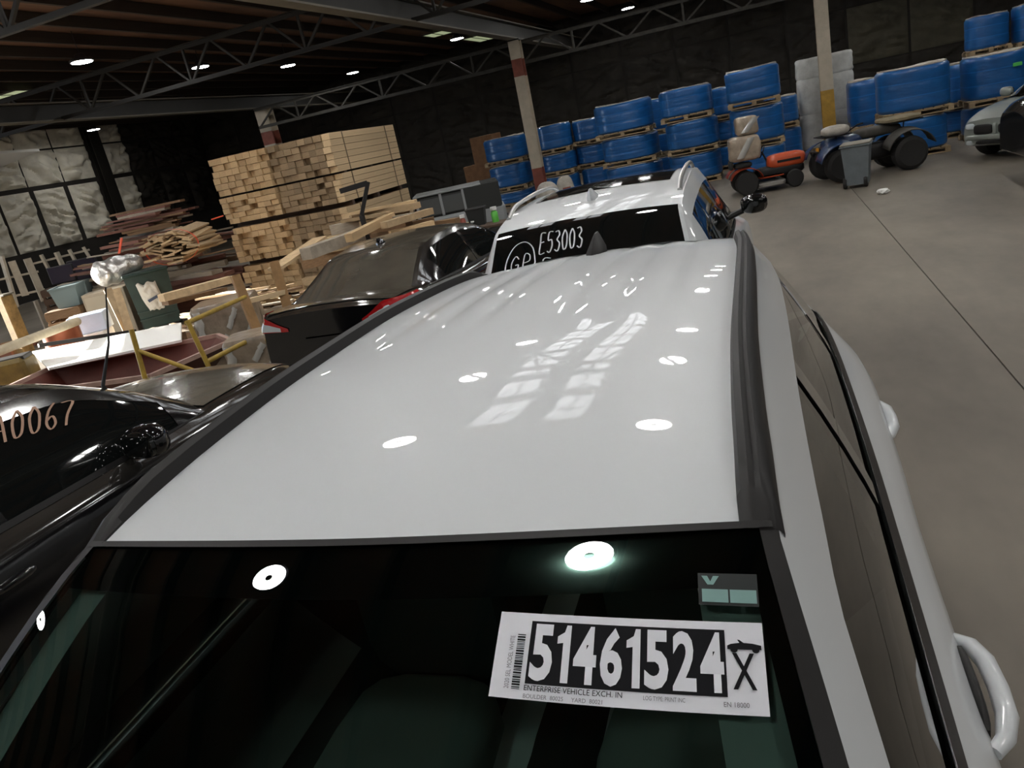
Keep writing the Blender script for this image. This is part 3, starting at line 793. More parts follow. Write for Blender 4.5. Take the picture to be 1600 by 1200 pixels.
# ---- black car at the left, nose pointing away
spB = dict(rear=-2.35, front=1.78, yA=-.3, yC=-1.5, y0=.45, y1=-2.1,
    sill=[(-2.35, .78, .30), (0, .86, .26), (1.78, .74, .28)], mid=[(-2.35, .82, .6), (-1.4, .93, .62), (0, .92, .62), (1.2, .93, .6), (1.78, .76, .52)],
    sh=[(-2.35, .78, .88), (-1.4, .91, .93), (0, .905, .92), (1.1, .88, .90), (1.78, .72, .72)],
    belt=[(-2.35, .68, .98), (-1.9, .78, 1.02), (0, .83, 1.0), (.45, .81, 1.0), (1.2, .74, .97), (1.6, .66, .90), (1.78, .58, .80)],
    deck=[(-2.35, 1.0), (-2.1, 1.06), (-1.5, .95), (.3, .98), (.5, 1.06), (1.1, 1.04), (1.55, .97), (1.78, .84)],
    cant=[(.45, .75, 1.04), (.1, .68, 1.26), (-.3, .59, 1.44), (-.8, .57, 1.475), (-1.5, .56, 1.44), (-1.85, .60, 1.26), (-2.1, .66, 1.06)],
    crown=[(.45, .05), (-.3, .04), (-.8, .045), (-2.1, .04)], bow=[(.45, .2), (-.3, .06), (-.7, 0), (-1.5, -.02), (-2.1, -.08)],
    k=(.06, .84), win=[(.22, -.85), (-.95, -1.75)], rw=1)
Bc = Car('black_car', (-3.36, 2.02, .04), 0, spB, 'black car at left with faded chalk numbers on its side window and whip antenna', m_bpaint)
Bc.body(); Bc.wheels((1.0, -1.5), .33, .80)
Bc.house(m_bpaint, m_dglass, m_dglass, m_dglass, m_bpaint)
Bc.deckpatch('bonnet', .52, 1.62, m_hood, .006, .93)
for sd in (1, -1): Bc.mirror(sd, -.16, 1.06, .86, m_gloss)
ya_, wa_ = hit_param(Bc, 163, 607, (-1.4, .3)); p = Bc.T(ya_, wa_)
pw = Bc.M @ Vector([float(k) for k in p]); dd_ = float(np.linalg.norm(np.array(pw) - CAM))
tip = Vector([float(k) for k in P(165, 449, dd_ + .05)]) - pw; mid_ = Vector([float(k) for k in P(170, 535, dd_ + .02)]) - pw
MB().tube([(p[0], p[1], p[2] - .01), (p[0], p[1], p[2] + .02), tuple(Vector([float(k) for k in p]) + mid_), tuple(Vector([float(k) for k in p]) + tip)], [.015, .010, .006, .004], 8).build('whip_antenna', m_trim, Bc.root, True)
def hit_side(car, px, py, side=1):
    Mi = np.array(car.M.inverted()); o = Mi[:3, :3] @ CAM + Mi[:3, 3]; d = Mi[:3, :3] @ ray(px, py); y, k = 0.0, .5
    for _ in range(60):
        q = car.Sd(y, k, side) - o; h = 1e-3
        dy = (car.Sd(y + h, k, side) - car.Sd(y - h, k, side)) / (2 * h); dk = (car.Sd(y, k + h, side) - car.Sd(y, k - h, side)) / (2 * h)
        J = np.array([dy - d * dy.dot(d), dk - d * dk.dot(d)]).T; r = q - d * q.dot(d); s_ = np.linalg.lstsq(J, -r, rcond=None)[0]
        y = min(max(y + .6 * s_[0], -2), .45); k = min(max(k + .6 * s_[1], -.2), 1.1)
    return y, k
bq = [hit_side(Bc, *c) for c in ((-12, 650), (118, 627), (118, 661), (-12, 697))]
print('chalk corners', bq, 'antenna', ya_, wa_)
def bm(a, b):
    tl, tr, br, bl = bq
    y = (1 - b) * ((1 - a) * bl[0] + a * br[0]) + b * ((1 - a) * tl[0] + a * tr[0]); k = (1 - b) * ((1 - a) * bl[1] + a * br[1]) + b * ((1 - a) * tl[1] + a * tr[1])
    return tuple(Bc.Sd(y, k, 1, .004))
ribbon_on('chalk_numbers', write('A0067', .0, .0, .15, 1.0, .055), .035, bm, m_chalkp, Bc.root)
for y in (-.9, .15): blob((.925, y - .1, .84), (.02, .1, .018), .6).build('door_handle', m_gloss, Bc.root, True)
for sd in (1, -1): blob((sd * .55, 1.66, .78), (.14, .1, .055), .6).build('head_lamp', m_clear, Bc.root, True)

# ---- black sedan beyond it, tail toward the viewer
spC = dict(rear=-2.35, front=2.3, yA=.2, yC=-.98, y0=1.05, y1=-1.72,
    sill=[(-2.35, .80, .36), (0, .86, .24), (2.3, .72, .26)], mid=[(-2.35, .84, .62), (-1.4, .92, .6), (0, .91, .6), (1.4, .92, .58), (2.3, .74, .5)],
    sh=[(-2.35, .80, .92), (-1.5, .90, .92), (0, .895, .86), (1.4, .88, .80), (2.3, .70, .64)],
    belt=[(-2.35, .73, 1.02), (-2.1, .78, 1.03), (-1.6, .81, 1.0), (-.8, .83, .95), (.3, .82, .92), (1.05, .80, .91), (1.7, .74, .84), (2.3, .6, .70)],
    deck=[(-2.35, 1.045), (-2.2, 1.08), (-1.7, 1.04), (-1.2, .95), (.9, .9), (1.1, .95), (1.7, .90), (2.3, .74)],
    cant=[(1.05, .75, .94), (.6, .67, 1.18), (.2, .59, 1.325), (-.3, .58, 1.365), (-.98, .565, 1.33), (-1.35, .62, 1.19), (-1.72, .70, 1.02)],
    crown=[(1.05, .05), (.2, .035), (-.3, .04), (-1.72, .035)], bow=[(1.05, .2), (.2, .05), (-.2, 0), (-.9, -.03), (-1.72, -.1)],
    k=(.06, .86), win=[(.75, -.2), (-.28, -1.22)], rw=1)
Cc = Car('black_sedan', (-3.32, 7.45, -.03), 0, spC, 'dusty black sedan with red and white tail lamps parked before the lumber', m_bpaint)
Cc.body(); Cc.wheels((1.4, -1.4), .33, .80)
Cc.house(m_cdust, m_dglass, m_cglass, m_dglass, m_cdust, band_m=m_bpaint, rmax=.93)
shark_fin(Cc, -.86, m_gloss, 1.0)
Cc.deckpatch('boot_lid', -2.24, -1.74, m_cdust, .006, .92)
for sd in (1, -1):
    # wrap-round lamp: red wedge with a white reversing lens
    def lampf(a, b, sd=sd, o=0.0, A0=0.0, A1=1.0, B0=0.0, B1=1.0):
        a = A0 + (A1 - A0) * a; b = B0 + (B1 - B0) * b
        y = -2.352 if a < .42 else -2.352 + .42 * ((a - .42) / .58) ** 1.3
        d_ = y + 2.35; t_ = max(0, (.32 - max(0, d_)) / .32); q_ = 1 - .16 * t_ ** 2.2
        z0_ = .885 + .04 * a; hh = (.03 + .115 * min(1, a * 2.2)) * (1 - .55 * max(0, a - .5)); z = z0_ + hh * b
        pr_ = pchip([(0, *Cc.sill(y)), (.38, *Cc.mid(y)), (.78, *Cc.sh(y)), (1, *Cc.belt(y))]); kk = .5
        for _ in range(12): kk = min(1, max(.3, kk + (z - pr_(kk)[1]) * .8))
        xe = pr_(kk)[0] * q_
        x = xe if a >= .42 else .40 + (xe - .40) * (a / .42)
        return (sd * (x + (o if a > .35 else 0)), y - (o if a < .6 else o * .3), z)
    MB().grid(lambda a, b: lampf(a, b, o=.010), 16, 4, flip=sd < 0).build('tail_lamp', m_red, Cc.root, True)
    MB().grid(lambda a, b: lampf(a, b, o=.015, A0=.12, A1=.52, B0=.08, B1=.66), 10, 3, flip=sd < 0).build('reversing_lens', m_clear, Cc.root, True)
MB().box((0, -2.34, .80), (.5, .02, .025), bev=.005).build('chrome_strip', m_chrome, Cc.root)
# ---- silver car and black car at the right edge
def recenter(root, loc):
    L = Vector([float(k) for k in loc]); root.location = L
    for ch in root.children: ch.matrix_parent_inverse = Matrix.Translation(-L)
recenter(st, sk(.5, .5)); recenter(vs_, vk(.5, .5))
spF = dict(spC); spF['rw'] = 1
dF = Vector((-.80, -.60, 0)).normalized(); rzF = math.atan2(dF.y, dF.x) - PI / 2
cF = Vector((4.42, 14.75, 0)) - dF * 2.3
F = Car('silver_car', cF, rzF, spF, 'silver green car facing left at the right edge of the picture', m_spaint)
F.body(); F.wheels((1.45, -1.4), .33, .79); F.house(m_spaint, m_dglass, m_dglass, m_dglass, m_spaint)
for sd in (1, -1):
    blob((sd * .235, 2.305, .56), (.18, .03, .085), .45).build('grille', m_trim, F.root, True)
    blob((sd * .50, 2.25, .62), (.10, .08, .055), .6).build('head_lamp', m_clear, F.root, True)
    blob((sd * .52, 2.25, .34), (.08, .06, .05), .6).build('fog_lamp', m_clear, F.root, True)
    F.mirror(sd, .85, 1.0, .86, m_spaint)
blob((0, 2.28, .43), (.60, .07, .045), .4).build('bumper_bar', m_spaint, F.root, True)
blob((0, 2.30, .34), (.38, .04, .03), .4).build('air_intake', m_trim, F.root, True)
blob((0, 2.31, .56), (.035, .04, .10), .5).build('grille_bar', m_spaint, F.root, True)
spH = dict(spB)
Hc = Car('black_hatchback', (4.05 + 1.78, 12.35, 0), PI / 2, spH, 'black car cut off by the right edge in front of the silver car', m_bpaint)
Hc.body(); Hc.wheels((1.0, -1.5), .33, .80); Hc.house(m_bpaint, m_dglass, m_dglass, m_dglass, m_bpaint)
Hc.root.scale = (1, 1, 1.2)
for sd in (1, -1):
    blob((sd * .58, 1.62, .76), (.12, .12, .06), .6).build('head_lamp', m_clear, Hc.root, True); Hc.mirror(sd, .12, 1.04, .88, m_gloss)
blob((0, 1.70, .45), (.5, .06, .06), .4).build('grille', m_trim, Hc.root, True)

# ------------------------------------------------------------------ blue wrapped bales on pallets
m_blue = mat('blue_stretch_film', (0.010, 0.10, 0.31), 0.32, coat=0.35, var=0.18, vscale=2.5, bump=0.25, bscale=6, stretch=(1, 1, 4), coatr=.15)
m_bluel = mat('film_edge', (0.02, 0.16, 0.50), 0.3, coat=0.4)
m_card = mat('grey_card', (0.40, 0.37, 0.32), 0.8, var=0.2)
m_pallet = mat('pallet_wood', (0.36, 0.27, 0.16), 0.8, var=0.3, vscale=5, rnd=0.25)
def bale(w, h, seed):
    t = empty('blue_bale')
    def f(a, b):
        th = 2 * PI * a; c, s_ = math.cos(th), math.sin(th); p = 2 / 2.7
        r = w / 2 * (1 + .012 * mn.noise((a * 9 + seed, b * 4, seed)))
        zz = b * h; band = (b * 3) % 1
        r *= 1 - .018 * math.exp(-(min(band, 1 - band) / .07) ** 2) - (.04 * (1 - min(1, b / .06)) + .05 * (1 - min(1, (1 - b) / .06)))
        return (r * math.copysign(abs(c) ** p, c), r * math.copysign(abs(s_) ** p, s_), zz + .012 * math.sin(th * 2 + seed) * b)
    MB().grid(f, 40, 20).build('film_wrap', m_blue, t, True)
    q = MB()
    for k in (1 / 3, 2 / 3):
        q.grid(lambda a, b: tuple(np.array(f(a, k - .012 + .024 * b)) * np.array((1.012, 1.012, 1))), 40, 1)
    q.build('film_edge', m_bluel, t, True)
    q = MB(); top = [f(i / 40, 1.0) for i in range(40)]
    top = [(x * 1.0, y * 1.0, z + .02 + .02 * mn.noise((x * 5, y * 5, seed))) for x, y, z in top]; low = [(x, y, z - .06) for x, y, z in top]
    n = 40; q.add(top + low + [(0, 0, h + .01)], [(i, (i + 1) % n, 2 * n) for i in range(n)] + [(n + i, n + (i + 1) % n, (i + 1) % n, i) for i in range(n)])
    q.build('top_sheet', m_card, t, True)
    return t
def pallet(w):
    t = empty('wooden_pallet'); me = cube_mesh(m_pallet)
    for i in range(7): link_mesh('deck_board', me, t, ((i - 3) * w / 7.1, 0, .115), (0, 0, 0), (w / 8.2, w, .022))
    for x in (-1, 0, 1):
        link_mesh('stringer', me, t, (0, x * w * .455, .094), (0, 0, 0), (w, .09, .02))
        for y in (-1, 0, 1): link_mesh('block', me, t, (x * w * .455, y * w * .455, .052), (0, 0, 0), (.1, .1, .064))
        link_mesh('skid', me, t, (0, x * w * .455, .01), (0, 0, 0), (w, .09, .02))
    return t
def stack(pl, pr, v, ys, where, extra=0.0, wmin=None, jit=0.05, seed=[0]):
    ym = (ys[0] + ys[-1]) / 2; a = PY(pl, ym, v)[0]; b = PY(pr, ym, v)[0]; w = b - a
    if wmin and w < wmin: w = wmin; 
    uc = (a + b) / 2 if not wmin else a + w / 2
    zs = sorted(float(PY((pl + pr) / 2, y, v)[2]) for y in ys)
    if zs[0] > .95: zs = [0, zs[0] / 2] + zs if zs[0] > 1.15 else [0] + zs
    elif zs[0] > .12: zs = [0] + zs
    else: zs[0] = 0
    names = {1: ['single'], 2: ['lower', 'upper'], 3: ['bottom', 'middle', 'top'], 4: ['lowest', 'second lowest', 'third', 'topmost']}[len(zs) - 1]
    for i in range(len(zs) - 1):
        seed[0] += 1; h = zs[i + 1] - zs[i] - .012
        ju, jv = random.uniform(-jit, jit), random.uniform(-jit, jit)
        pt = pallet(w * .96); pt.location = (uc + ju, v + w / 2 + jv, zs[i]); tag(pt, 'pallet under the %s bale, %s' % (names[i], where), 'pallet', 'pallets under the blue bales')
        bt = bale(w, h - .165, seed[0] * 1.7); bt.location = (uc + ju, v + w / 2 + jv, zs[i] + .127); bt.rotation_euler = (0, 0, random.uniform(-.06, .06))
        tag(bt, '%s blue bale of the %s' % (names[i], where), 'bale', 'blue wrapped bales')
stack(757, 820, 22.0, (212, 257, 300), 'stack left of the red-footed column')
stack(834, 889, 22.3, (193, 240), 'stack just right of the red-footed column')
stack(893, 945, 22.7, (183, 225), 'narrow far stack right of the red-footed column')
stack(926, 1018, 20.0, (157, 213), 'broad stack behind the second white car')
stack(1000, 1030, 22.4, (154, 212), 'shaded stack half hidden behind the broad one', wmin=1.2)
stack(1032, 1118, 19.5, (133, 187, 240), 'stack second left of the orange mower')
stack(1100, 1128, 21.6, (137, 190), 'dark stack in the gap left of the mower', wmin=1.2)
stack(1134, 1222, 18.6, (102, 165, 230), 'tall stack directly behind the orange mower')
stack(1195, 1250, 21.2, (148, 200), 'shaded stack between the mower and the white wrapped pallet')
stack(1330, 1372, 20.2, (122, 205), 'shaded stack right of the white wrapped pallet', wmin=1.1)
stack(1372, 1490, 17.3, (100, 182), 'wide stack behind the quad bike')
stack(1470, 1515, 19.6, (98, 170), 'shaded stack behind the silver car nose', wmin=1.2)
stack(1515, 1618, 17.9, (78, 160), 'wide stack at the right edge behind the silver car')
stack(1517, 1584, 20.9, (18, 82, 146), 'high back stack at the right edge')
stack(1588, 1650, 20.9, (0, 70, 140), 'highest back stack cut by the right edge')
# green tag on the right-edge stack
p = PY(1590, 100, 17.84); tag(MB().box(p, (.16, .012, .07), bev=.004).build('green_tag', mat('green_tag', (.08, .5, .10), .6)), 'small bright green tag on the blue stack at the right edge', 'tag')

# white wrapped pallet load behind the yellow-footed column
m_wrapw = mat('white_wrap', (0.58, 0.59, 0.57), 0.45, coat=.3, var=0.2, vscale=3, bump=.5, bscale=7)
t = empty('wrapped_load', (0, 0, 0), 0, 'tall white plastic-wrapped pallet load behind the yellow-footed column', 'pallet load')
vW = 21.75; a = PY(1247, 150, vW)[0]; b = PY(1338, 150, vW)[0]; wW = b - a; zT = PY(1290, 84, vW)[2]
def wf(a_, b_, z0, z1, sd):
    th = 2 * PI * a_; c, s_ = math.cos(th), math.sin(th); pp_ = .42
    r = wW / 2 * (1 + .03 * mn.noise((a_ * 14, b_ * 5 + sd, sd)) - .035 * math.exp(-(min(b_, 1 - b_) / .05) ** 2))
    return (r * math.copysign(abs(c) ** pp_, c), .6 * r * math.copysign(abs(s_) ** pp_, s_), z0 + (z1 - z0) * b_ + .03 * mn.noise((a_ * 8, sd, 0)))
for i, (z0, z1) in enumerate(((.13, 1.0), (1.0, 1.9), (1.9, zT - .02))):
    q = MB().grid(lambda a_, b_: wf(a_, b_, z0, z1, i * 3.3), 44, 14)
    q.add([wf(k / 44, 1, z0, z1, i * 3.3) for k in range(44)], [tuple(range(44))])
    q.build('wrap_layer', m_wrapw, t, True)
t.location = ((a + b) / 2, vW + wW * .32, 0)
pt = pallet(wW * .9); pt.location = ((a + b) / 2, vW + wW * .45, 0); tag(pt, 'wooden pallet under the white wrapped load', 'pallet')

# brown cartons at the far left of the bales
m_carton = mat('brown_carton', (0.20, 0.10, 0.045), 0.8, var=0.2)
for (x0_, x1_, y0_, y1_, lb) in ((737, 772, 212, 257, 'upper brown carton left of the farthest blue stack'), (727, 768, 257, 296, 'middle brown carton left of the farthest blue stack')):
    vC = 23.6; a = PY(x0_, (y0_ + y1_) / 2, vC)[0]; b = PY(x1_, (y0_ + y1_) / 2, vC)[0]; z1 = PY((x0_ + x1_) / 2, y0_, vC)[2]; z0 = PY((x0_ + x1_) / 2, y1_, vC)[2]
    t = empty('carton', ((a + b) / 2, vC + .5, z0), 0, lb, 'carton')
    MB().box((0, 0, (z1 - z0) / 2), (b - a, 1.0, z1 - z0 - .004), bev=.01).build('box', m_carton, t)
    MB().box((0, 0, z1 - z0), (.06, 1.0, .006)).build('tape', m_card, t)
    zl = z0; ul = (a + b) / 2
t = empty('carton', (ul, 24.1, 0), 0, 'lowest brown carton left of the farthest blue stack', 'carton')
MB().box((0, 0, zl / 2), (b - a, 1.0, zl - .004), bev=.01).build('box', m_carton, t); MB().box((0, -.503, zl / 2), (.06, .006, zl)).build('tape', m_card, t)

# ------------------------------------------------------------------ lumber
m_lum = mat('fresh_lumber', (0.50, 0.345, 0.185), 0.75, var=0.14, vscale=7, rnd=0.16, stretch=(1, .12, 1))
m_lumg = mat('darker_lumber', (0.27, 0.19, 0.11), 0.8, var=0.16, vscale=7, rnd=0.25, stretch=(1, .12, 1))  # darker tone for the right half of the stack
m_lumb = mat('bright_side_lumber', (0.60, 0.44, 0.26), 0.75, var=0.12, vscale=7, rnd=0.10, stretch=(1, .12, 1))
m_dun = mat('dark_dunnage', (0.06, 0.035, 0.022), 0.8)
m_strap = mat('pack_strap', (0.16, 0.12, 0.07), 0.6)
def bundle(u0, u1, v0, v1, z0, z1, nx, nz, m, label, mside=None):
    t = empty('lumber_bundle', ((u0 + u1) / 2, (v0 + v1) / 2, z0), 0, label, 'lumber', 'lumber bundles of the tall stack')
    w = (u1 - u0) / nx; h = (z1 - z0) / nz; L = v1 - v0
    for i in range(nx):
        for k in range(nz):
            j = random.uniform(-.045, .03) if random.random() > .12 else -.0 + random.uniform(.06, .14)
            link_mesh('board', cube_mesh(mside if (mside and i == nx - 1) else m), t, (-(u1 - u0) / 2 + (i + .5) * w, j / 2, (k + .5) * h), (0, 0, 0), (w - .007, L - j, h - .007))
    for f in (.18, .84):
        q = MB(); y = -L / 2 + L * f; W2 = (u1 - u0) / 2 + .004
        q.box((0, y, z1 - z0 + .001), (2 * W2, .03, .004)).box((W2, y, (z1 - z0) / 2), (.004, .03, z1 - z0)).box((-W2, y, (z1 - z0) / 2), (.004, .03, z1 - z0)).build('strap', m_strap, t)
    return t
LU0, LU1, LV0, LV1 = -9.34, -6.70, 12.0, 14.85; um = (LU0 + LU1) / 2
tiers = [(.09, .74, 6, 'bottom'), (.83, 1.50, 6, 'second'), (1.59, 2.10, 5, 'third'), (2.13, 2.83, 6, 'top')]
for (z0, z1, nz, nm) in tiers:
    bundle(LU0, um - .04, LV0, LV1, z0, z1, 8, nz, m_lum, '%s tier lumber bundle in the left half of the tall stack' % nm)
    bundle(um + .0, LU1, LV0 + .06, LV1, z0, z1, 8, nz, m_lumg, '%s tier lumber bundle in the right half of the tall stack' % nm, m_lumb)  # brighter outer boards: light on the long side is put into their colour
    g = .09 if nm != 'top' else .03
    for f, wh in ((.12, 'front'), (.5, 'middle'), (.88, 'rear')):
        o = board('bearer', m_dun, ((LU0 + LU1) / 2, LV0 + (LV1 - LV0) * f, z0 - g / 2), (LU1 - LU0, .09, g - .003))
        tag(o, '%s dark bearer timber under the %s tier of the lumber stack' % (wh, nm), 'timber', 'bearers of the lumber stack')

# loose scrap timber in heaps
def rect_hit(A_, B_):
    for (cx, cy, c, s_, l, w), (dx, dy, c2, s2, l2, w2) in ((A_, B_), (B_, A_)):
        ex, ey = dx - cx, dy - cy
        for ax, ay, r0 in ((c, s_, l / 2), (-s_, c, w / 2)):
            r1 = abs(ax * c2 + ay * s2) * l2 / 2 + abs(-ax * s2 + ay * c2) * w2 / 2
            if abs(ex * ax + ey * ay) > r0 + r1 - .004: return False
    return True
def heap(n, c, ext, zmax, ln, th, hh, mats_, label, group, yaw=(0, PI), name='scrap_board', seed=1):
    """boards dropped one by one, each resting flat on what already lies below"""
    r = random.Random(seed); laid = []
    for i in range(n):
        best = None
        for _ in range(26):
            L = r.uniform(*ln); w = r.uniform(*th); h = r.uniform(*hh); a = r.uniform(*yaw)
            if i > .45 * n: h *= .38; w *= .62
            u = c[0] + r.uniform(-1, 1) * ext[0]; v = c[1] + r.uniform(-1, 1) * ext[1]
            R = (u, v, math.cos(a), math.sin(a), L, w)
            z = max([q[1] for q in laid if rect_hit(R, q[0])], default=0.0)
            e = max(abs(u - c[0]) / ext[0], abs(v - c[1]) / ext[1]); lim = zmax * (1.08 - .62 * e ** 1.5)
            sc = (z + h) / lim
            if best is None or sc < best[0]: best = (sc, R, z, h, a)
            if sc < .5 * (i / n): break
        sc, R, z, h, a = best
        if sc > 1.15: continue
        laid.append((R, z + h))
        mm = r.choice(mats_); tone = mm.name.split('_')[0]; size = 'long' if R[4] > sum(ln) / 2 else 'short'; place = 'high up' if (z + h) > .66 * zmax else 'low down' if z < .2 * zmax else 'half way up'
        o = board(name, mm, (R[0], R[1], z + h / 2), (R[4], R[5], h - .003), (0, 0, a)); tag(o, '%s %s %s %s' % (size, tone, label, place), 'board', group)
m_scr = mat('pale_scrap_wood', (0.46, 0.33, 0.19), 0.8, var=.2, vscale=8, rnd=.25)
m_scrd = mat('brown_scrap_wood', (0.21, 0.125, 0.065), 0.8, var=.25, vscale=8, rnd=.3)
m_scrr = mat('reddish_scrap_wood', (0.20, 0.085, 0.06), 0.8, var=.25, vscale=8, rnd=.3)
m_scrg = mat('grey_scrap_wood', (0.33, 0.28, 0.22), 0.8, var=.2, vscale=8, rnd=.2)
heap(200, (-5.4, 10.75), (1.3, .7), 1.2, (.6, 1.5), (.14, .26), (.10, .19), [m_scr, m_scr, m_scrd, m_scrg], 'offcut in the heap before the lumber stack,', 'offcuts before the lumber stack', (-.5, .9), 'wood_offcut', seed=4)
heap(175, (-11.75, 12.6), (1.6, 1.0), 1.84, (1.0, 2.4), (.14, .34), (.06, .16), [m_scrr, m_scrr, m_scrd, m_scrg], 'plank in the heap left of the lumber stack,', 'reddish planks left of the lumber', (-.5, .5), 'rough_plank', seed=9)
heap(80, (-8.0, 10.0), (1.0, .7), .82, (.6, 1.7), (.09, .22), (.05, .12), [m_scr, m_scrd, m_scrg], 'board in the heap right of the green bin,', 'boards right of the green bin', (-.6, .7), 'loose_board', seed=5)
heap(45, (-7.6, 5.2), (1.2, .42), .34, (.5, 1.5), (.08, .18), (.04, .09), [m_scr, m_scrd], 'offcut in the heap behind the black car,', 'offcuts behind the black car', (-.4, .6), seed=6)
heap(26, (-14.9, 10.3), (1.1, .7), .8, (.5, 1.4), (.12, .3), (.06, .14), [m_scrr, m_scrd], 'board in the dim heap below the lattice,', 'dim boards by the lattice', (-.5, .7), seed=8)
# bundle of pale trimmings tied with an orange strap on the reddish heap
tb = empty('tied_trimmings', P(288, 379, 15.3), .35, 'bundle of pale wood trimmings tied with an orange strap', 'bundle')
r = random.Random(2)
for i in range(46):
    a = r.uniform(0, 2 * PI); q = r.uniform(0, 1) ** .5
    link_mesh('trimming', cube_mesh(m_scr), tb, (q * .44 * math.cos(a), r.uniform(-.12, .12), q * .26 * math.sin(a)), (r.uniform(-.06, .06), r.uniform(-.4, .4), r.uniform(-.08, .08)), (r.uniform(.12, .26), 1.5, .03))
m_orange = mat('orange_strap', (0.75, 0.10, 0.04), 0.5)
q = MB(); rr = [(.47 * math.cos(2 * PI * i / 24), -.45, .29 * math.sin(2 * PI * i / 24)) for i in range(25)]
q.grid(lambda a, b: (rr[int(round(a * 24))][0], -.66 + .07 * b, rr[int(round(a * 24))][2] * 1.03), 24, 1); q.build('strap', m_orange, tb)
def stick(name, a, b, w, h, m, label, cat='board'): 
    o = MB().bar(a, b, w, h).build(name, m); return tag(o, label, cat)
stick('orange_strap', P(190, 372, 15.2), P(186, 396, 15.1), .05, .01, m_orange, 'short orange strap hanging on the reddish plank heap', 'strap')
stick('orange_strap', P(330, 343, 15.6), P(349, 337, 15.6), .06, .02, m_orange, 'orange strap end beside the top of the lumber stack', 'strap')
# explicit beams and posts that stand out
stick('timber_beam', P(478, 397, 11.6), P(562, 366, 12.6), .20, .17, m_scrg, 'thick grey timber with a dark end on top of the scrap heap', 'timber')
stick('long_plank', P(430, 420, 11.4), P(500, 372, 12.4), .26, .04, m_scr, 'wide pale plank sloping up the scrap heap', 'plank')
stick('timber_beam', P(545, 372, 11.9), P(612, 338, 12.9), .14, .12, m_lum, 'orange tinted timber lying along the scrap heap', 'timber')
stick('timber_beam', P(600, 352, 12.3), P(672, 330, 13.0), .16, .10, m_scr, 'pale timber at the right top of the scrap heap', 'timber')
stick('timber_beam', P(252, 466, 11.7), P(362, 436, 12.2), .18, .10, m_scr, 'long pale timber lying beside the green bin', 'timber')
stick('timber_beam', P(258, 474, 12.0), P(350, 452, 12.5), .18, .06, m_scrd, 'brown timber under the long pale one beside the green bin', 'timber')
stick('yellowish_batten', P(378, 473, 10.42), P(447, 455, 10.62), .09, .06, m_lumb, 'pale batten joining the two upright posts', 'batten')
for (pa, pb, d, lb) in (((367, 430), (397, 505), 10.4, 'left brown upright post beside the black sedan'), ((428, 408), (452, 490), 10.6, 'right brown upright post beside the black sedan')):
    a = P(*pa, d); b = P(*pb, d); dd = (b - a) / np.linalg.norm(b - a); e = b + dd * (b[2] - .01) / max(1e-3, -dd[2])
    stick('wood_post', a, e, .12, .05, m_scrd if False else mat('post_wood', (.30, .17, .07), .7, var=.2), lb, 'post')
# black steel bracket in front of the lumber
t = empty('steel_bracket', P(565, 340, 13.2), 0, 'black steel L-shaped bracket in front of the lumber stack', 'bracket')
q = MB().bar(P(531, 299, 12.7), P(574, 286, 12.7), .10, .08); ob = q.build('arm', m_trim, t)
a = P(575, 284, 12.7); b = P(565, 336, 12.7); q = MB().bar(a, b, .07, .06); q.bar(b, (b[0], b[1], 0.0), .07, .06); q.build('upright', m_trim, t)
recenter(t, (b[0], b[1], 0))
# ------------------------------------------------------------------ left-hand clutter
m_maroon = mat('maroon_steel', (0.10, 0.026, 0.018), 0.55, var=.25, vscale=4)
m_rim2 = mat('pinkish_worn_edge', (0.34, 0.22, 0.18), 0.6, var=.2)
# maroon steel hopper: open trough with sloping end
t = empty('steel_hopper', (-6.6, 6.2, 0), 0, 'maroon steel hopper trough with worn pinkish rim behind the black cars', 'hopper')
rim = [(-8.3, 5.3), (-5.86, 5.42), (-5.66, 6.62), (-6.2, 7.05), (-8.5, 6.5)]; zr = .50
low = [(-7.9, 5.75), (-6.35, 5.8), (-6.2, 6.5), (-6.5, 6.65), (-8.0, 6.3)]
q = MB(); n = 5
q.add([(x, y, zr) for x, y in rim] + [(x, y, .05) for x, y in low], [(i, (i + 1) % n, n + (i + 1) % n, n + i) for i in range(n)] + [tuple(range(n, 2 * n))])
q.build('trough', m_maroon, t, solid=.02)
for i in range(n):
    a, b = rim[i], rim[(i + 1) % n]; MB().bar((*a, zr), (*b, zr), .05, .05).build('rim_bar', m_rim2, t)
recenter(t, (-6.9, 6.1, 0))
# big white panel propped behind it
cs = [PZ(50, 549, .60), PZ(75, 575, .57), PZ(283, 531, .57), PZ(283, 504, .62)]
q = MB(); v8 = [tuple(c) for c in cs] + [(c[0], c[1], c[2] - .03) for c in cs]
q.add(v8, [(0, 1, 2, 3), (7, 6, 5, 4)] + [(i, i + 4, (i + 1) % 4 + 4, (i + 1) % 4) for i in range(4)])
tag(q.build('white_sheet', m_white), 'large white panel lying flat in the patch of sunlight', 'panel')
for (u, v) in ((-8.6, 6.9), (-7.2, 7.3)):
    tag(board('support_block', m_scrd, (u, v, .27), (.3, .3, .53)), 'wooden block carrying the large white panel', 'block', 'blocks under the white panel')

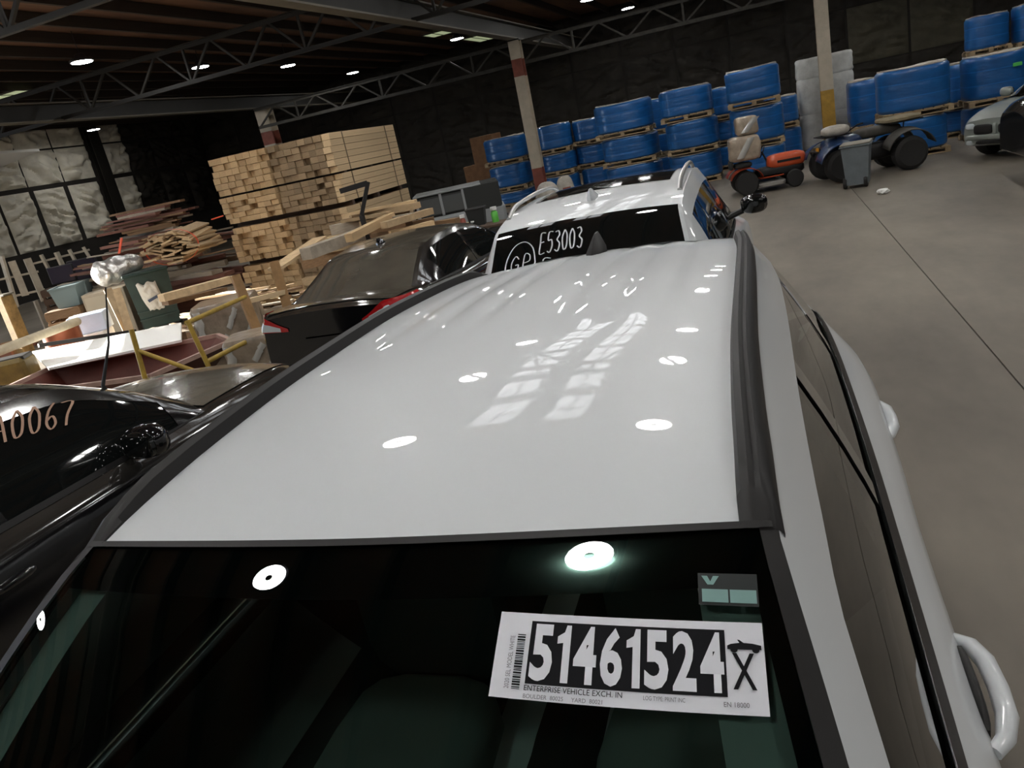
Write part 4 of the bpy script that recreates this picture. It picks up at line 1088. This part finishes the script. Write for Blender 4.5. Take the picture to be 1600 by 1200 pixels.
# dark green wheeled bin with a white bag showing
m_green = mat('dark_green_plastic', (0.013, 0.034, 0.029), 0.5, var=.2)
m_bag = mat('crumpled_white_plastic', (0.62, 0.60, 0.54), 0.5, bump=.8, bscale=14)
dB = 16.2; tl, tr, br, bl = P(190, 431, dB), P(258, 412, dB), P(266, 500, dB), P(207, 508, dB)
cx, cy = (tl[0] + tr[0]) / 2, (tl[1] + tr[1]) / 2; zt = float((tl[2] + tr[2]) / 2)
yawB = math.atan2(tr[1] - tl[1], tr[0] - tl[0]); wB = float(np.linalg.norm((tr - tl)[:2]))
t = empty('green_bin', (cx, cy, 0), yawB, 'dark green wheeled bin with a white bag showing through its front', 'bin')
def taper(z0, z1, w0, w1, d0, d1): 
    q = MB(); vs = [(sx * w / 2, sy * d / 2, z) for z, w, d in ((z0, w0, d0), (z1, w1, d1)) for sx, sy in ((-1, -1), (1, -1), (1, 1), (-1, 1))]
    return q.add(vs, [(3, 2, 1, 0), (4, 5, 6, 7)] + [(i, (i + 1) % 4, 4 + (i + 1) % 4, 4 + i) for i in range(4)])
taper(.10, zt - .06, wB * .84, wB * .97, .55, .68).build('tub', m_green, t)
MB().box((0, 0, zt - .03), (wB * 1.04, .76, .06), bev=.02).build('lid', m_green, t)
for k in (.28, .42): MB().box((0, -.31 - .02 * k, k), (wB * .9, .03, .03)).build('rib', m_green, t)
for sx in (-1, 1): MB().lathe([(.0, -.03), (.1, -.03), (.1, .03), (0, .03)], (sx * wB * .42, .24, .1), 16, 'X').build('wheel', m_rubber, t, True)
def bagf(a, b):
    w = .17 * (1 - .55 * max(0, .45 - b)) ; x = (a - .5) * 2 * w - .05 + .05 * (1 - b)
    e = math.sin(PI * a) ** .5 * math.sin(PI * b) ** .5
    return (x, -.36 - .06 * e - .03 * mn.noise((a * 5, b * 6, 2.)), .42 + .52 * b + .05 * mn.noise((a * 4, b * 3, 5.)))
MB().grid(bagf, 14, 18).build('bag', m_bag, t, True)
MB().box((0.0, -.43, .64), (.22, .02, .05), Matrix.Rotation(-.3, 3, 'Y')).build('bag_tie', mat('blue_print', (.05, .07, .12), .6), t)

# silver foil-wrapped roll
m_foil = mat('silver_foil', (0.72, 0.72, 0.70), 0.28, metal=.75, bump=1.0, bscale=12)
a = P(150, 437, 16.3); b = P(222, 411, 16.6)
def foil(s_, c_):
    p = a + (b - a) * s_; th = 2 * PI * c_; d = (b - a) / np.linalg.norm(b - a); e1 = np.array([-d[1], d[0], 0]); e1 /= np.linalg.norm(e1); e2 = np.cross(d, e1)
    r = (.20 + .10 * math.sin(PI * min(1, .25 + s_ * .8)) * 1.0) * (min(1, 7 * s_ + .35) * min(1, 7 * (1 - s_) + .3)) ** .5 * (1 + .16 * mn.noise((s_ * 7, math.cos(th) * 1.4, math.sin(th) * 1.4)))
    return tuple(p + (e1 * math.cos(th) + e2 * math.sin(th)) * r * np.array([1, 1, .8]) + np.array([0, 0, .05]))
q = MB().grid(foil, 26, 28); q.add([foil(0, k / 28) for k in range(28)], [tuple(range(28))]); q.add([foil(1, k / 28) for k in range(28)], [tuple(range(28))[::-1]])
tag(q.build('foil_roll', m_foil, None, True), 'silver foil-wrapped bundle lying on the green bin', 'bundle')

# crates, tubs and monitors further left
m_tub = mat('blue_grey_plastic', (0.14, 0.19, 0.20), 0.5)
def tub(px, py0, py1, wpx, d, m, name, label, cat, dep=.5):
    """open plastic tub whose front spans the given picture height"""
    a = P(px, py0, d); b = P(px, py1, d); z1, z0 = float(a[2]), float(b[2]); w = wpx / FOCAL * d
    t = empty(name, (a[0], a[1], z0), math.radians(28), label, cat)
    h = z1 - z0
    taper(0, h, w * .8, w, dep * .8, dep).build('shell', m, t); 
    q = MB()
    for (x, y, sx, sy) in ((0, dep / 2, w * 1.04, .03), (0, -dep / 2, w * 1.04, .03), (w / 2, 0, .03, dep), (-w / 2, 0, .03, dep)): q.box((x, y, h), (sx, sy, .03))
    q.build('lip', m, t); return t, z0
def under(px, py, d, w, dep, label, m=None, name='crate'):
    """slatted crate carrying what stands above it, down to the floor"""
    p = P(px, py, d); z = float(p[2]) - .004
    t = empty(name, (p[0], p[1], 0), math.radians(28), label, 'crate')
    n = max(2, int(z / .16)); mm = m or m_scrd
    for sx in (-1, 1):
        for sy in (-1, 1): link_mesh('corner_post', cube_mesh(mm), t, (sx * (w / 2 - .03), sy * (dep / 2 - .03), z / 2), (0, 0, 0), (.05, .05, z))
    for k in range(n):
        zz = (k + .5) * z / n
        for sy in (-1, 1): link_mesh('slat', cube_mesh(mm), t, (0, sy * (dep / 2), zz), (0, 0, 0), (w, .02, z / n * .72))
        for sx in (-1, 1): link_mesh('slat', cube_mesh(mm), t, (sx * (w / 2), 0, zz), (0, 0, 0), (.02, dep, z / n * .72))
    link_mesh('top_board', cube_mesh(mm), t, (0, 0, z - .011), (0, 0, 0), (w, dep, .02))
tub(103, 447, 480, 34, 17.2, m_tub, 'plastic_tub', 'blue grey plastic tub below the dark screens', 'tub')
under(103, 480, 17.2, .62, .55, 'brown slatted crate under the blue grey tub')
tub(126, 440, 470, 18, 18.6, m_tub, 'plastic_tub', 'smaller blue grey tub right of the larger one', 'tub', .4)
under(126, 470, 18.6, .42, .5, 'brown slatted crate under the smaller tub')
m_scr_case = mat('dark_screen_case', (0.02, 0.02, 0.026), 0.5); m_scr_face = mat('dark_screen_face', (0.035, 0.03, 0.045), 0.15)
for (px, py0, py1, wpx, d, lb) in ((92, 415, 447, 34, 19.3, 'left dark flat screen standing before the lattice'), (126, 404, 441, 40, 20.2, 'right dark flat screen standing before the lattice')):
    a = P(px, py0, d); b = P(px, py1, d); w = wpx / FOCAL * d; h = float(a[2] - b[2])
    t = empty('flat_screen', (a[0], a[1], b[2]), math.radians(20), lb, 'screen')
    MB().box((0, 0, h / 2 + .02), (w, .08, h - .04), bev=.015).build('case', m_scr_case, t)
    MB().box((0, -.043, h / 2 + .02), (w * .92, .004, h * .82)).build('panel', m_scr_face, t)
    MB().box((0, 0, .012), (w * .5, .25, .024)).build('foot', m_scr_case, t)
    under(px, py1, d, w * 1.1, .5, 'dark crate under the %s flat screen' % ('left' if px < 100 else 'right'), m_dun)

# pale lattice of studs leaning by the wall
m_stud = mat('pale_stud', (0.42, 0.38, 0.31), 0.75, var=.15, rnd=.12)
t = empty('stud_lattice', (0, 0, 0), 0, 'pale wooden stud lattice standing in front of the insulated wall', 'lattice')
dS = 20.5
for (x0_, y0_, x1_, y1_) in ((-22, 410, 8, 490), (2, 400, 26, 480), (18, 408, 40, 462), (42, 404, 70, 470), (64, 398, 76, 420), (88, 394, 100, 420), (108, 390, 120, 412), (130, 386, 141, 404)):
    MB().bar(P(x0_, y0_, dS), P(x1_, y1_, dS), .15, .05).build('stud', m_stud, t)
for (x0_, y0_, x1_, y1_) in ((-24, 442, 60, 424), (-10, 470, 70, 452), (40, 415, 140, 390)):
    MB().bar(P(x0_, y0_, dS + .08), P(x1_, y1_, dS + .08), .12, .04).build('rail', m_stud, t)
for x_ in (0, 55):
    a = P(x_, 470, dS); MB().bar((a[0], a[1], 0), a, .09, .05).build('foot_stud', m_stud, t)
recenter(t, (P(30, 470, dS)[0], P(30, 470, dS)[1], 0))
a = P(5, 462, 18.2); b = P(28, 522, 17.6)
t = empty('yellow_post', (a[0], a[1], 0), 0, 'short post with worn orange yellow paint at the left edge', 'post')
q = MB().bar((0, 0, 0), (0, 0, float(a[2])), .26, .20, bev=.02); q.build('shaft', mat('ochre_worn_paint', (.27, .17, .06), .7, var=.4, vscale=6), t); MB().box((0, 0, float(a[2]) + .015), (.3, .24, .03)).build('cap', m_steel, t)
# cream pole, white notice and things around the sunlit floor
m_cream = mat('cream_pole', (0.50, 0.43, 0.30), 0.6, var=.15)
a = P(-40, 563, 11.0); b = P(121, 502, 13.2)
tag(MB().tube([a, (a + b) / 2, b], .06, 12).build('cream_pole', m_cream, None, True), 'long cream coloured pole sloping up from the left edge', 'pole')
c = P(2, 553, 12.2)
t = empty('yellow_machine', (c[0], c[1], 0), .5, 'dull yellow boxy machine under the cream pole at the left edge', 'machine'); zc_ = float(c[2])
MB().box((0, 0, zc_ * .5), (.62, .45, zc_ * .80), bev=.05).build('body', mat('dull_yellow', (.15, .105, .025), .6, var=.35, vscale=5), t)
MB().box((0, 0, zc_ - .065 - .03), (.6, .3, .06), bev=.01).build('saddle', m_trim, t)
for sx in (-.3, .3): MB().lathe([(0, -.04), (.12, -.04), (.12, .04), (0, .04)], (sx, -.28, .12), 16, 'Y').build('wheel', m_rubber, t, True)
m_pbox = mat('pale_blue_carton', (0.58, 0.70, 0.86), 0.6, var=.06)
a = P(136, 490, 14.6); b = P(136, 520, 14.6); h = float(a[2] - b[2])
t = empty('pale_box', (a[0], a[1], b[2]), math.radians(30), 'pale blue white carton in the sunlight behind the white panel', 'carton')
MB().box((0, 0, h / 2), (.56, .4, h), bev=.01).build('carton', m_pbox, t); MB().box((0, 0, h + .004), (.57, .08, .006)).build('tape', m_white, t)
under(136, 520, 14.6, .66, .5, 'white painted crate under the pale blue carton', m_white)
m_copper = mat('copper_red_metal', (0.28, 0.09, 0.05), 0.35, metal=.5)
a = P(92, 512, 13.6); t = empty('red_drum', (a[0], a[1], 0), 0, 'squat copper red drum beside the pale blue carton', 'drum'); zt_ = float(a[2])
MB().lathe([(.0, 0), (.27, 0), (.27, zt_ * .32), (.285, zt_ * .34), (.27, zt_ * .36), (.27, zt_ * .66), (.285, zt_ * .68), (.27, zt_ * .7), (.27, zt_), (.25, zt_), (.25, zt_ - .03), (0, zt_ - .03)], seg=24).build('shell', m_copper, t, True)
MB().lathe([(0, zt_ - .03), (.05, zt_ - .03), (.05, zt_ + .01), (0, zt_ + .01)], (.1, 0, 0), 12).build('bung', m_trim, t)
stick('dark_pipe', P(60, 540, 12.4), P(212, 517, 12.9), .05, .05, m_trim, 'thin dark pipe lying along the back of the white panel', 'pipe')
# beige sheet box and leaning battens left of the green bin
a = P(165, 452, 16.9); t = empty('beige_cabinet', (a[0], a[1], 0), math.radians(28), 'beige sheet metal cabinet left of the green bin', 'cabinet'); z_ = float(a[2])
MB().box((0, 0, z_ / 2), (.78, .5, z_ - .004), bev=.01).build('carcass', mat('beige_sheet', (.36, .31, .24), .7, var=.12), t); MB().box((0, -.255, z_ / 2), (.70, .012, z_ * .85)).build('door', mat('beige_door', (.40, .35, .27), .7), t)
MB().box((.27, -.27, z_ * .55), (.02, .02, .12)).build('handle', m_trim, t)
for i, (p0, p1, lb) in enumerate((((168, 452), (205, 530), 'pale leaning batten left of the green bin'), ((182, 452), (200, 508), 'sunlit leaning batten touching the green bin'))):
    a = P(*p0, 15.0); b = P(*p1, 14.6); d = (b - a) / np.linalg.norm(b - a); e = b + d * (b[2] - .01) / max(.05, -d[2])
    stick('leaning_batten', a, e, .13, .05, m_scr, lb, 'batten')
# yellow pipe stand around the hopper
m_yel = mat('yellow_pipe_paint', (0.33, 0.215, 0.028), 0.45, var=.25, vscale=8)
t = empty('yellow_stand', (0, 0, 0), 0, 'yellow pipe stand in front of the maroon hopper', 'stand')
D = 8.6
def post(p0, p1, d):
    a = P(*p0, d); b = P(*p1, d); dd = (b - a) / np.linalg.norm(b - a); return [a, b + dd * (b[2] - .01) / max(.05, -dd[2])]
MB().tube(post((205, 515), (224, 582), D), .026, 10).build('leg', m_yel, t, True)
MB().tube(post((293, 502), (327, 575), D), .026, 10).build('leg', m_yel, t, True)
MB().tube([P(213, 547, D), P(305, 580, D - .2)], .022, 10).build('brace', m_yel, t, True)
MB().tube([P(291, 505, D), P(383, 464, D + 1.6)], .026, 10).build('top_rail', m_yel, t, True)
MB().tube([P(322, 566, D), P(412, 520, D + 1.0)], .026, 10).build('lower_rail', m_yel, t, True)
recenter(t, (P(293, 560, D)[0], P(293, 560, D)[1], 0))
# film-wrapped brown loads behind the stand
m_film = mat('clear_film_over_card', (0.24, 0.19, 0.14), 0.3, coat=.5, coatr=.15, var=.35, vscale=4, bump=.8, bscale=8)
m_filml = mat('folded_clear_film', (0.40, 0.39, 0.36), 0.3, coat=.5, bump=.8, bscale=8)  # paler folds of film, their highlights put into the colour
def load(px, pyt, d, w, dep, yaw, label, sd):
    p = P(px, pyt, d); z = float(p[2])
    t = empty('wrapped_carton', (p[0], p[1], 0), yaw, label, 'pallet load')
    def f(a_, b_):
        th = 2 * PI * a_; c, s_ = math.cos(th), math.sin(th); q_ = .3
        r = 1 + .05 * mn.noise((a_ * 9, b_ * 4, sd)) - .06 * (b_ > .97)
        return (w / 2 * r * math.copysign(abs(c) ** q_, c), dep / 2 * r * math.copysign(abs(s_) ** q_, s_), z * b_ + .01)
    q = MB().grid(f, 40, 16); q.add([f(k / 40, 1) for k in range(40)], [tuple(range(40))]); q.build('wrapped_body', m_film, t, True)
    q = MB()
    def g(a_, b_): return (-w * .43 + .10 * a_ + .03 * mn.noise((b_ * 6, a_, sd)), -dep / 2 * 1.07 - .03 * math.sin(PI * a_) , z * (.15 + .8 * b_))
    q.grid(g, 6, 16).build('film_fold', m_filml, t, True)
    for k in (0, 1, 2):
        x_ = w * (-.22 + .24 * k); z_ = z * (.22 + .2 * ((k * 2 + int(sd)) % 3))
        MB().grid(lambda a_, b_: (x_ + .05 * a_ + .16 * b_ + .02 * mn.noise((b_ * 7, k, sd)), -dep / 2 * 1.06 - .012 * math.sin(PI * a_), z_ + .3 * z * b_ - .05 * a_), 3, 10).build('film_fold', m_filml, t, True)
load(350, 468, 11.4, .85, .75, .45, 'clear film wrapped brown load behind the yellow stand', 3.1)
load(392, 522, 9.5, .6, .6, .4, 'low film wrapped brown load beside the black sedan tail', 6.4)

# ------------------------------------------------------------------ grey utility vehicle and bottles beyond the sedan
m_jeep = mat('flat_grey_paint', (0.20, 0.21, 0.215), 0.55)
m_soft = mat('black_soft_top', (0.014, 0.015, 0.014), 0.8)
j0 = P(728, 335, 15.4)
t = empty('grey_offroader', (j0[0], j0[1], 0), math.radians(-70), 'boxy grey off-road vehicle with black rear hood between lumber and blue bales', 'vehicle')
MB().box((0, -.1, .68), (1.1, 1.75, .56), bev=.05).build('body', m_jeep, t)
MB().box((0, -.40, 1.16), (1.04, .95, .40), bev=.03).build('cabin', m_soft, t)
MB().box((0, .38, 1.14), (1.08, .70, .52), bev=.03).build('rear_hood', m_soft, t)
MB().box((0, -.25, 1.385), (1.08, 1.3, .035), bev=.012).build('roof', m_jeep, t)
for sd in (1, -1):
    for (y0_, y1_) in ((-.82, -.42), (-.36, .02)): MB().box((sd * .525, (y0_ + y1_) / 2, 1.16), (.012, y1_ - y0_, .30)).build('side_window', mat('grey_pane', (.07, .075, .075), .15), t)
    for y_ in (-.85, -.39, .04): MB().box((sd * .528, y_, 1.17), (.02, .05, .40)).build('door_frame', m_jeep, t)
    for y_ in (-.65, .5):
        w_ = MB().lathe([(.17, -.09), (.27, -.09), (.29, -.05), (.29, .05), (.27, .09), (.17, .09)], seg=22, axis='X').build('wheel', m_rubber, t, True); w_.location = (sd * .56, y_, .29)
        MB().lathe([(0, .05), (.17, .06), (.17, -.08)], seg=18, axis='X').build('rim', m_rim, w_, True)
        MB().box((sd * .6, y_, .64), (.14, .66, .04), bev=.015).build('fender', m_soft, t)
MB().box((0, -.9, 1.14), (.95, .03, .36), Matrix.Rotation(-.12, 3, 'X')).build('windscreen', m_dglass, t)
MB().box((0, -1.0, .5), (1.05, .1, .12), bev=.02).build('bumper', m_soft, t)
# bottles and small tub on a bench in front of it
m_bgreen = mat('green_bottle', (0.10, 0.42, 0.06), 0.35); m_bwhite = mat('white_bottle', (0.72, 0.72, 0.70), 0.4); m_bred = mat('brown_red_label', (.25, .06, .04), .6)
bt0 = P(750, 352, 12.5); bz = float(bt0[2])
t = empty('work_bench', (bt0[0], bt0[1], 0), .1, 'dark low bench with bottles beyond the black sedan', 'bench')
MB().box((0, 0, bz - .02), (1.0, .5, .04), bev=.006).build('top', m_dun, t)
for sx in (-.45, .45):
    for sy in (-.2, .2): MB().box((sx, sy, (bz - .04) / 2), (.06, .06, bz - .04)).build('leg', m_dun, t)
def bottle(px, pyb, h, r, mb, mc, label, d=12.5):
    p = P(px, pyb, d); t = empty('bottle', (p[0], p[1], bz), 0, label, 'bottle')
    MB().lathe([(0, 0), (r, 0), (r, h * .62), (r * .8, h * .70), (r * .42, h * .76), (r * .42, h * .8)], seg=16).build('flask', mb, t, True)
    MB().lathe([(r * .9, h * .78), (r * .92, h * .8), (r * .9, h), (0, h)], seg=16).build('cap', mc, t, True)
bottle(774, 342, .24, .055, m_bgreen, m_bwhite, 'green bottle with a white cap beside the second white car roof')
bottle(726, 357, .22, .045, m_bred, m_bwhite, 'white capped bottle with a reddish base beyond the sedan roof')
bottle(741, 360, .09, .03, m_gloss, m_bwhite, 'tiny pale capped jar beside the white capped bottle')
p = P(748, 352, 12.6); t = empty('dark_pail', (p[0], p[1], bz), .2, 'dark square pail between the green and the white capped bottle', 'pail')
taper(0, .26, .24, .30, .2, .26).build('shell', m_soft, t); MB().box((0, 0, .265), (.32, .28, .02), bev=.005).build('rim', m_trim, t)

# sacks heaped in front of the bales, seen over the second white car
m_sack = mat('grey_sack', (0.40, 0.37, 0.32), 0.7, var=.2, bump=.8, bscale=9)
for (px, py, d, r_, lb) in ((852, 284, 18.9, (.28, .25, .28), 'left crumpled grey sack beside the red column foot'), (880, 274, 20.3, (.25, .2, .36), 'right crumpled sack with a reddish print beside the column foot')):
    p = P(px, py, d); z_ = max(.3, float(p[2])); rz_ = z_ / 2
    q = blob((0, 0, 0), (r_[0], r_[1], rz_), .8, 20, 14); q.v = [(x * (1 + .2 * mn.noise((x * 3, y * 3, z * 3 + px))), y, z) for x, y, z in q.v]
    t = empty('sack', (p[0], p[1], 0), .3, lb, 'sack'); o = q.build('filled_bag', m_sack, t, True); o.location = (0, 0, rz_)
    MB().box((.02, -r_[1] * .98, rz_ * 1.2), (.2, .02, .12)).build('print', m_bred if px > 865 else m_white, t)

# ------------------------------------------------------------------ quad bike, mower, bin, litter
m_atv = mat('blue_black_fairing', (0.012, 0.035, 0.10), 0.35, coat=.4, var=.3); m_dustb = mat('dusty_black_plastic', (0.055, 0.05, 0.042), 0.7, var=.3)
m_hay = mat('dusty_cover', (0.20, 0.165, 0.10), .85, var=.25)
t = empty('quad_bike', (2.50, 15.9, 0), math.radians(90 + 14), 'blue and black quad bike parked behind the grey wheeled bin', 'quad bike')
for y_ in (.62, -.62):
    for sd in (1, -1):
        w_ = MB().lathe([(.14, -.13), (.24, -.14), (.30, -.1), (.31, 0), (.30, .1), (.24, .14), (.14, .13)], seg=22, axis='X').build('wheel', m_rubber, t, True); w_.location = (sd * .46, y_, .31)
        MB().lathe([(0, .06), (.13, .08), (.15, .12), (.15, -.12), (.13, -.08), (0, -.06)], seg=16, axis='X').build('rim', m_trim, w_, True)
        def fen(a_, b_, y_=y_, sd=sd):
            th = PI * (.08 + .84 * a_); return (sd * (.28 + .34 * b_), y_ + .44 * math.cos(th), .33 + .40 * math.sin(th) + .05 * (1 - b_))
        MB().grid(fen, 12, 4, flip=sd < 0).build('fender', m_atv if y_ > 0 else m_dustb, t, True, .015)
blob((0, .45, .68), (.24, .38, .16), .7).build('front_cowl', m_atv, t, True)
blob((0, -.2, .78), (.17, .45, .10), .6).build('seat', m_dustb, t, True)
blob((0, 0, .42), (.2, .55, .16), .5).build('engine_block', m_trim, t, True)
for s0, (ya_, yb_), z_ in (('front_rack', (.35, .85), .86), ('rear_rack', (-.95, -.35), .88)):
    q = MB()
    for x_ in (-.3, -.1, .1, .3): q.tube([(x_, ya_, z_), (x_, yb_, z_)], .012, 6)
    for y_ in (ya_, yb_): q.tube([(-.32, y_, z_), (.32, y_, z_)], .012, 6)
    for x_ in (-.2, .2): q.tube([(x_, (ya_ + yb_) / 2, z_), (x_ * .7, (ya_ + yb_) / 2, z_ - .2)], .012, 6)
    q.build(s0, m_trim, t, True)
blob((0, -.62, .93), (.36, .36, .05), .5).build('rack_cover', m_hay, t, True)
MB().tube([(-.36, .16, 1.0), (-.2, .2, .98), (0, .3, .88), (.2, .2, .98), (.36, .16, 1.0)], .016, 8).build('handlebar', m_trim, t, True)
for sd in (1, -1): blob((sd * .2, .84, .62), (.06, .03, .045), .8).build('head_lamp', mat('amber_lens', (.7, .3, .02), .3) if sd > 0 else m_clear, t, True)
MB().tube([(-.22, .92, .45), (-.22, .97, .62), (.22, .97, .62), (.22, .92, .45)], .018, 8).build('bull_bar', m_trim, t, True)
p = P(1283, 200, 16.0)
q = blob((0, 0, .10), (.26, .2, .10), .8, 16, 10); o = q.build('helmet_bag', m_sack, None, True); o.location = (1.95, 15.55, .86); tag(o, 'crumpled grey bag on the front rack of the quad bike', 'bag')

m_mow = mat('orange_red_paint', (0.55, 0.085, 0.025), 0.4, coat=.3)
t = empty('riding_mower', (.58, 16.1, 0), math.radians(-90 + 10), 'orange red riding mower loaded with a wrapped carton', 'mower')
t.scale = (.9, .9, .97)
for y_, r_, wd_ in ((-.42, .25, .2), (.62, .18, .14)):
    for sd in (1, -1):
        w_ = MB().lathe([(r_ * .45, -wd_ / 2), (r_ * .9, -wd_ / 2), (r_, -wd_ * .3), (r_, wd_ * .3), (r_ * .9, wd_ / 2), (r_ * .45, wd_ / 2)], seg=22, axis='X').build('wheel', m_rubber, t, True); w_.location = (sd * .36, y_, r_)
        MB().lathe([(0, wd_ * .3), (r_ * .4, wd_ * .3), (r_ * .5, wd_ * .48), (r_ * .5, -wd_ * .48), (r_ * .4, -wd_ * .3), (0, -wd_ * .3)], seg=18, axis='X').build('rim', m_rim, w_, True)
        def fen2(a_, b_, sd=sd):
            th = PI * (.02 + .9 * a_); return (sd * (.14 + .34 * b_), -.42 + .36 * math.cos(th), .30 + .26 * math.sin(th))
        MB().grid(fen2, 12, 4, flip=sd < 0).build('rear_fender', m_mow, t, True, .012)
        MB().box((sd * .32, .12, .30), (.24, .52, .03), bev=.01).build('foot_board', m_mow, t)
blob((0, .52, .55), (.22, .42, .15), .5).build('bonnet', m_mow, t, True)
MB().box((.215, .55, .55), (.02, .5, .05)).build('bonnet_groove', m_trim, t); MB().box((-.215, .55, .55), (.02, .5, .05)).build('bonnet_groove', m_trim, t)
blob((0, .35, .36), (.2, .55, .12), .5).build('frame', m_trim, t, True)
blob((0, .12, .15), (.50, .33, .06), .5).build('cutting_deck', mat('dull_grey_deck', (.25, .24, .22), .5), t, True)
blob((0, -.42, .60), (.22, .20, .06), .6).build('seat', m_soft, t, True); blob((0, -.68, .64), (.2, .04, .10), .6).build('seat_back', m_soft, t, True)
q = MB().tube([(0, .16, .5), (0, .02, .80)], .02, 8); q.tube([(.15 * math.cos(2 * PI * i / 18), .02 + .06 * math.sin(2 * PI * i / 18), .80 + .12 * math.sin(2 * PI * i / 18)) for i in range(19)], .014, 6); q.build('steering_wheel', m_trim, t, True)
m_wc = mat('film_wrapped_carton', (0.36, 0.29, 0.22), 0.35, coat=.5, var=.3, vscale=5, bump=.9, bscale=9)
def wrapped(c, s_, yaw, label, sd):
    q = blob((0, 0, 0), (s_[0] / 2, s_[1] / 2, s_[2] / 2), .35, 28, 18)
    q.v = [(x * (1 + .10 * mn.noise((x * 4, y * 4, z * 4 + sd))), y * (1 + .1 * mn.noise((x * 4 + 3, y * 4, z * 4 + sd))), z) for x, y, z in q.v]
    t2 = empty('wrapped_carton', c, yaw, label, 'carton'); o = q.build('film_wrapped_box', m_wc, t2, True); o.location = (0, 0, s_[2] / 2)
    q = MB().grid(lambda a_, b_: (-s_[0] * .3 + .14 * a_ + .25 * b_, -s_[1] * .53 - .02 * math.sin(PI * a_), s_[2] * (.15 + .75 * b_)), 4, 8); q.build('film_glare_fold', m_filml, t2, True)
wrapped((.27, 16.06, .66), (.64, .46, .50), .15, 'film wrapped carton riding on the mower seat', 1.3)
wrapped((.35, 16.1, 1.16), (.44, .42, .36), .1, 'smaller film wrapped carton on top of the mower load', 5.2)

m_bin = mat('grey_bin_plastic', (0.13, 0.15, 0.16), 0.5, var=.12)
t = empty('wheeled_bin', (2.19, 14.45, 0), math.radians(-12), 'grey wheeled rubbish bin in front of the quad bike', 'bin')
taper(.06, .72, .36, .46, .36, .46).build('tub', m_bin, t); MB().box((0, 0, .735), (.52, .52, .03), bev=.012).build('rim', m_bin, t)
MB().box((0, .02, .765), (.50, .5, .03), bev=.012).build('lid', mat('dusty_bin_lid', (.26, .24, .20), .7), t); MB().box((0, -.205, .62), (.42, .02, .05)).build('band', m_bin, t)
for sd in (1, -1): MB().lathe([(0, -.03), (.09, -.03), (.1, 0), (.09, .03), (0, .03)], (sd * .17 - .03, -.14, .1), 16, 'X').build('wheel', m_rubber, t, True)
p = PZ(1380, 303, 0); q = blob((0, 0, .045), (.10, .07, .045), .9, 14, 9); q.v = [(x + .03 * mn.noise((x * 20, y * 20, z * 20)), y + .03 * mn.noise((x * 20 + 5, y * 20, z * 20)), max(0.001, z)) for x, y, z in q.v]
o = q.build('paper_scrap', m_white, None, False); o.location = (p[0], p[1], 0); tag(o, 'crumpled white paper scrap on the bare floor', 'litter')
